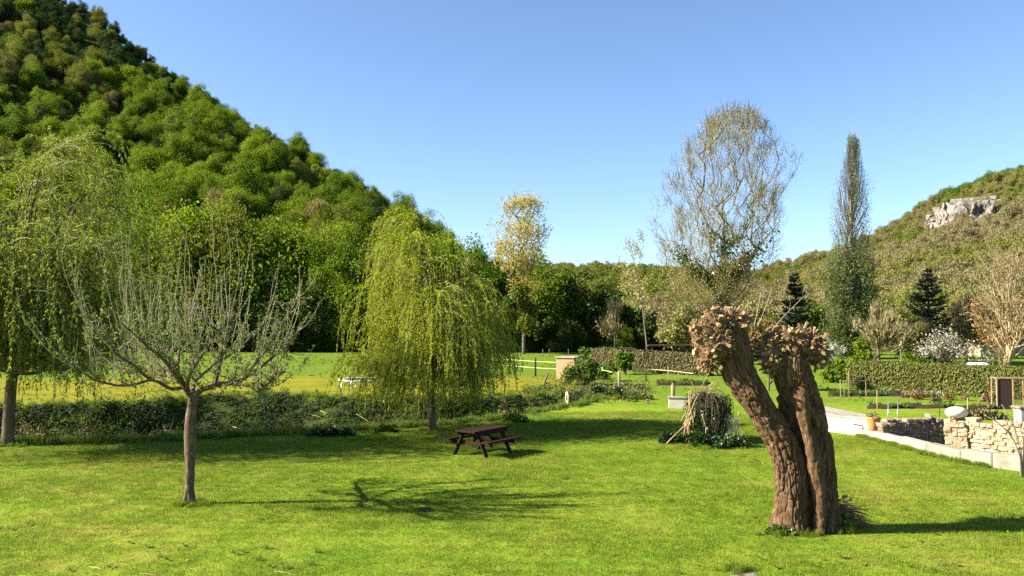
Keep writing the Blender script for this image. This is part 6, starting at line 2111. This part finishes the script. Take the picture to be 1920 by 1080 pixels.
for k in range(190):
    x = rng.uniform(-7.5, 4.0)
    n_, f_ = ditch_near(x), ditch_far(x)
    cen.append((x, n_ + .7 + (f_ - n_) * abs(rng.normal()) * .2))
cover_clumps('bank_weeds', 'mixed weeds and dry stalks on the near bank of the ditch', cen, .40, .55, 75, .085, ['leaf_weed', 'leaf_bramble', 'leaf_dry', 'leaf_hedge', 'twig_brown'], lambda r, x, y: int(r.choice([0, 1, 1, 2, 3, 1])), 402, 'weeds')
cen = []
for k in range(210):
    g = G(rng.uniform(990, 1200), 0 + 742)
    px = rng.uniform(985, 1215)
    py = np.interp(px, [985, 1060, 1130, 1215], [742, 745, 738, 735]) + rng.normal() * 9
    g = G(px, max(py, 715))
    cen.append((g[0], g[1]))
cover_clumps('overgrowth', 'rough overgrowth of weeds where the ditch meets the lawn', cen, .5, .42, 46, .11, ['leaf_weed', 'leaf_bramble', 'leaf_dry', 'twig_brown'], lambda r, x, y: int(r.choice([0, 0, 1, 2, 1])), 403, 'weeds')
# single plants along the near bank
for k, (px, py, rx, h, n, m, s, lb) in enumerate([
        (540, 812, .55, 1.0, 520, 'leaf_apple', .07, 'pale twiggy shrub on the ditch bank left of the weeping willow'),
        (622, 818, .75, .32, 900, 'leaf_ivy', .11, 'low dark leafy clump at the lawn edge left of the weeping willow'),
        (722, 808, .5, .24, 320, 'leaf_bramble', .09, 'small dark green tuft at the lawn edge nearest the willow trunk'),
        (668, 795, .5, 1.15, 620, 'leaf_bramble', .10, 'taller leafy shrub at the left side of the weeping willow strands'),
        (962, 788, .7, .5, 480, 'leaf_weed', .10, 'weedy clump directly behind the picnic table'),
        (60, 820, .5, 1.0, 420, 'leaf_dry', .10, 'dry brown weed clump beside the left willow trunk'),
        (215, 822, .55, .8, 480, 'leaf_weed', .09, 'yellowish weed clump on the bank left of the apple tree'),
        (1120, 742, .7, .8, 520, 'leaf_ivy', .13, 'glossy evergreen bush at the end of the ditch'),
        (1192, 748, .9, .35, 380, 'leaf_weed', .12, 'low green mound of weeds right of the ditch end'),
        (1160, 742, .35, .75, 260, 'leaf_ivy', .12, 'dark glossy bush at the foot of the tallest pale fence post')]):
    g = G(px, py)
    if k == 0 or k == 3: g[1] += .6
    ivy_patch('bank_plant', lb, g[0], g[1], rx, .4, h, n, 500 + k, s, m, 8)
# fallen pale sticks on the bank and straw on the near lawn
stick_m = []
for k, (x0, y0, x1, y1, lb, z) in enumerate([(600, 770, 612, 776, 'pale fallen stick high on the far bank, right of two', -.3), (585, 778, 602, 783, 'pale fallen stick on the far bank, left of two', -.6), (436, 800, 450, 804, 'pale fallen stick low on the ditch bank', -.6), (668, 776, 690, 790, 'tan broken branch beside the willow strands', -.5),
                                          (262, 1076, 296, 1079, 'yellow straw stalk on the lawn at the bottom left edge', .03), (515, 1071, 556, 1079, 'yellow straw stalk on the lawn near the bottom middle', .03), (168, 1063, 190, 1067, 'short straw stalk on the lawn at lower left', .03), (445, 1076, 452, 1070, 'tiny brown twig on the lawn at the bottom', .03), (788, 948, 800, 952, 'pale dead twig in the apple tree shadow', .03), (684, 944, 700, 948, 'short pale twig left of the apple tree shadow', .03)]):
    if z < 0:
        Yd = 37.0 if k < 2 else 32.5
        A, E_ = P(x0, y0, Yd), P(x1, y1, Yd - .3)
        dz = float(gz(A[0], A[1])) + .35 - A[2]
        if dz > 0: A[2] += dz; E_[2] += dz
    else:
        A, E_ = G(x0, y0, .035), G(x1, y1, .035)
    o = MB().tube(np.stack([A, (A + E_) / 2 + [0, 0, .012], E_]), [.011 if z < 0 else .006, .010 if z < 0 else .005, .005 if z < 0 else .003], 5).build('fallen_stick', 'straw')
    tag(o, lb, 'stick')
# molehill-like bare clod at the bottom edge
g = G(1385, 1078)
v = ICO3.copy(); v[:, 2] = np.maximum(v[:, 2], -.2)
o = MB().add(v * [.34, .2, .05] * (1 + .3 * fbm(ICO3 * 3, 9, 3))[:, None], None, ICO3F).build('bare_earth', 'mortar', None, True)
o.location = (g[0] + .06, g[1] - .05, .0)
tag(o, 'small bare earth patch at the bottom edge of the lawn', 'earth patch')
g = G(794, 956)
o = MB().add(v * [.20, .13, .05] * (1 + .3 * fbm(ICO3 * 3, 19, 3))[:, None], None, ICO3F).build('bare_earth', 'soil', None, True)
o.location = (g[0], g[1], .0)
tag(o, 'small dark earth clod in the apple tree shadow', 'earth patch')
# dandelions
dm = MB()
n = 14
for r in range(3):
    a = np.arange(n) / n * 6.2832 + r * .2
    dm.leaves(np.repeat([[0, 0, .07 + .003 * r]], n, 0), np.stack([np.cos(a), np.sin(a), np.full(n, .15 + .4 * r)], -1), .024 - .004 * r, .010, rng, 0, None, np.repeat([[0, 0, 1.0]], n, 0))
dm.tube([(0, 0, -.01), (0, 0, .07)], [.003, .003], 4, 1)
dmesh = dm.mesh('dandelion', ['petal_yellow', 'leaf_weed'])
for px, py in [(56, 947), (88, 940), (350, 1064), (733, 909), (758, 921), (1725, 925), (1745, 926), (1900, 937), (1905, 948), (1822, 925), (1785, 985), (1610, 868), (1590, 897), (1413, 884), (1620, 890), (1840, 893), (30, 1010), (1890, 1002), (1430, 873), (640, 905), (1100, 905), (1270, 885)]:
    g = G(px, py)
    o = link(bpy.data.objects.new('dandelion', dmesh))
    o.location = (g[0], g[1], float(gz(g[0], g[1])))
    s_ = rng.uniform(.9, 1.3); o.scale = (s_, s_, s_)
    tag(o, 'small yellow dandelion flower dotting the mown lawn', 'dandelion', 'dandelions dotted over the lawn')
print('objects', len(bpy.data.objects))
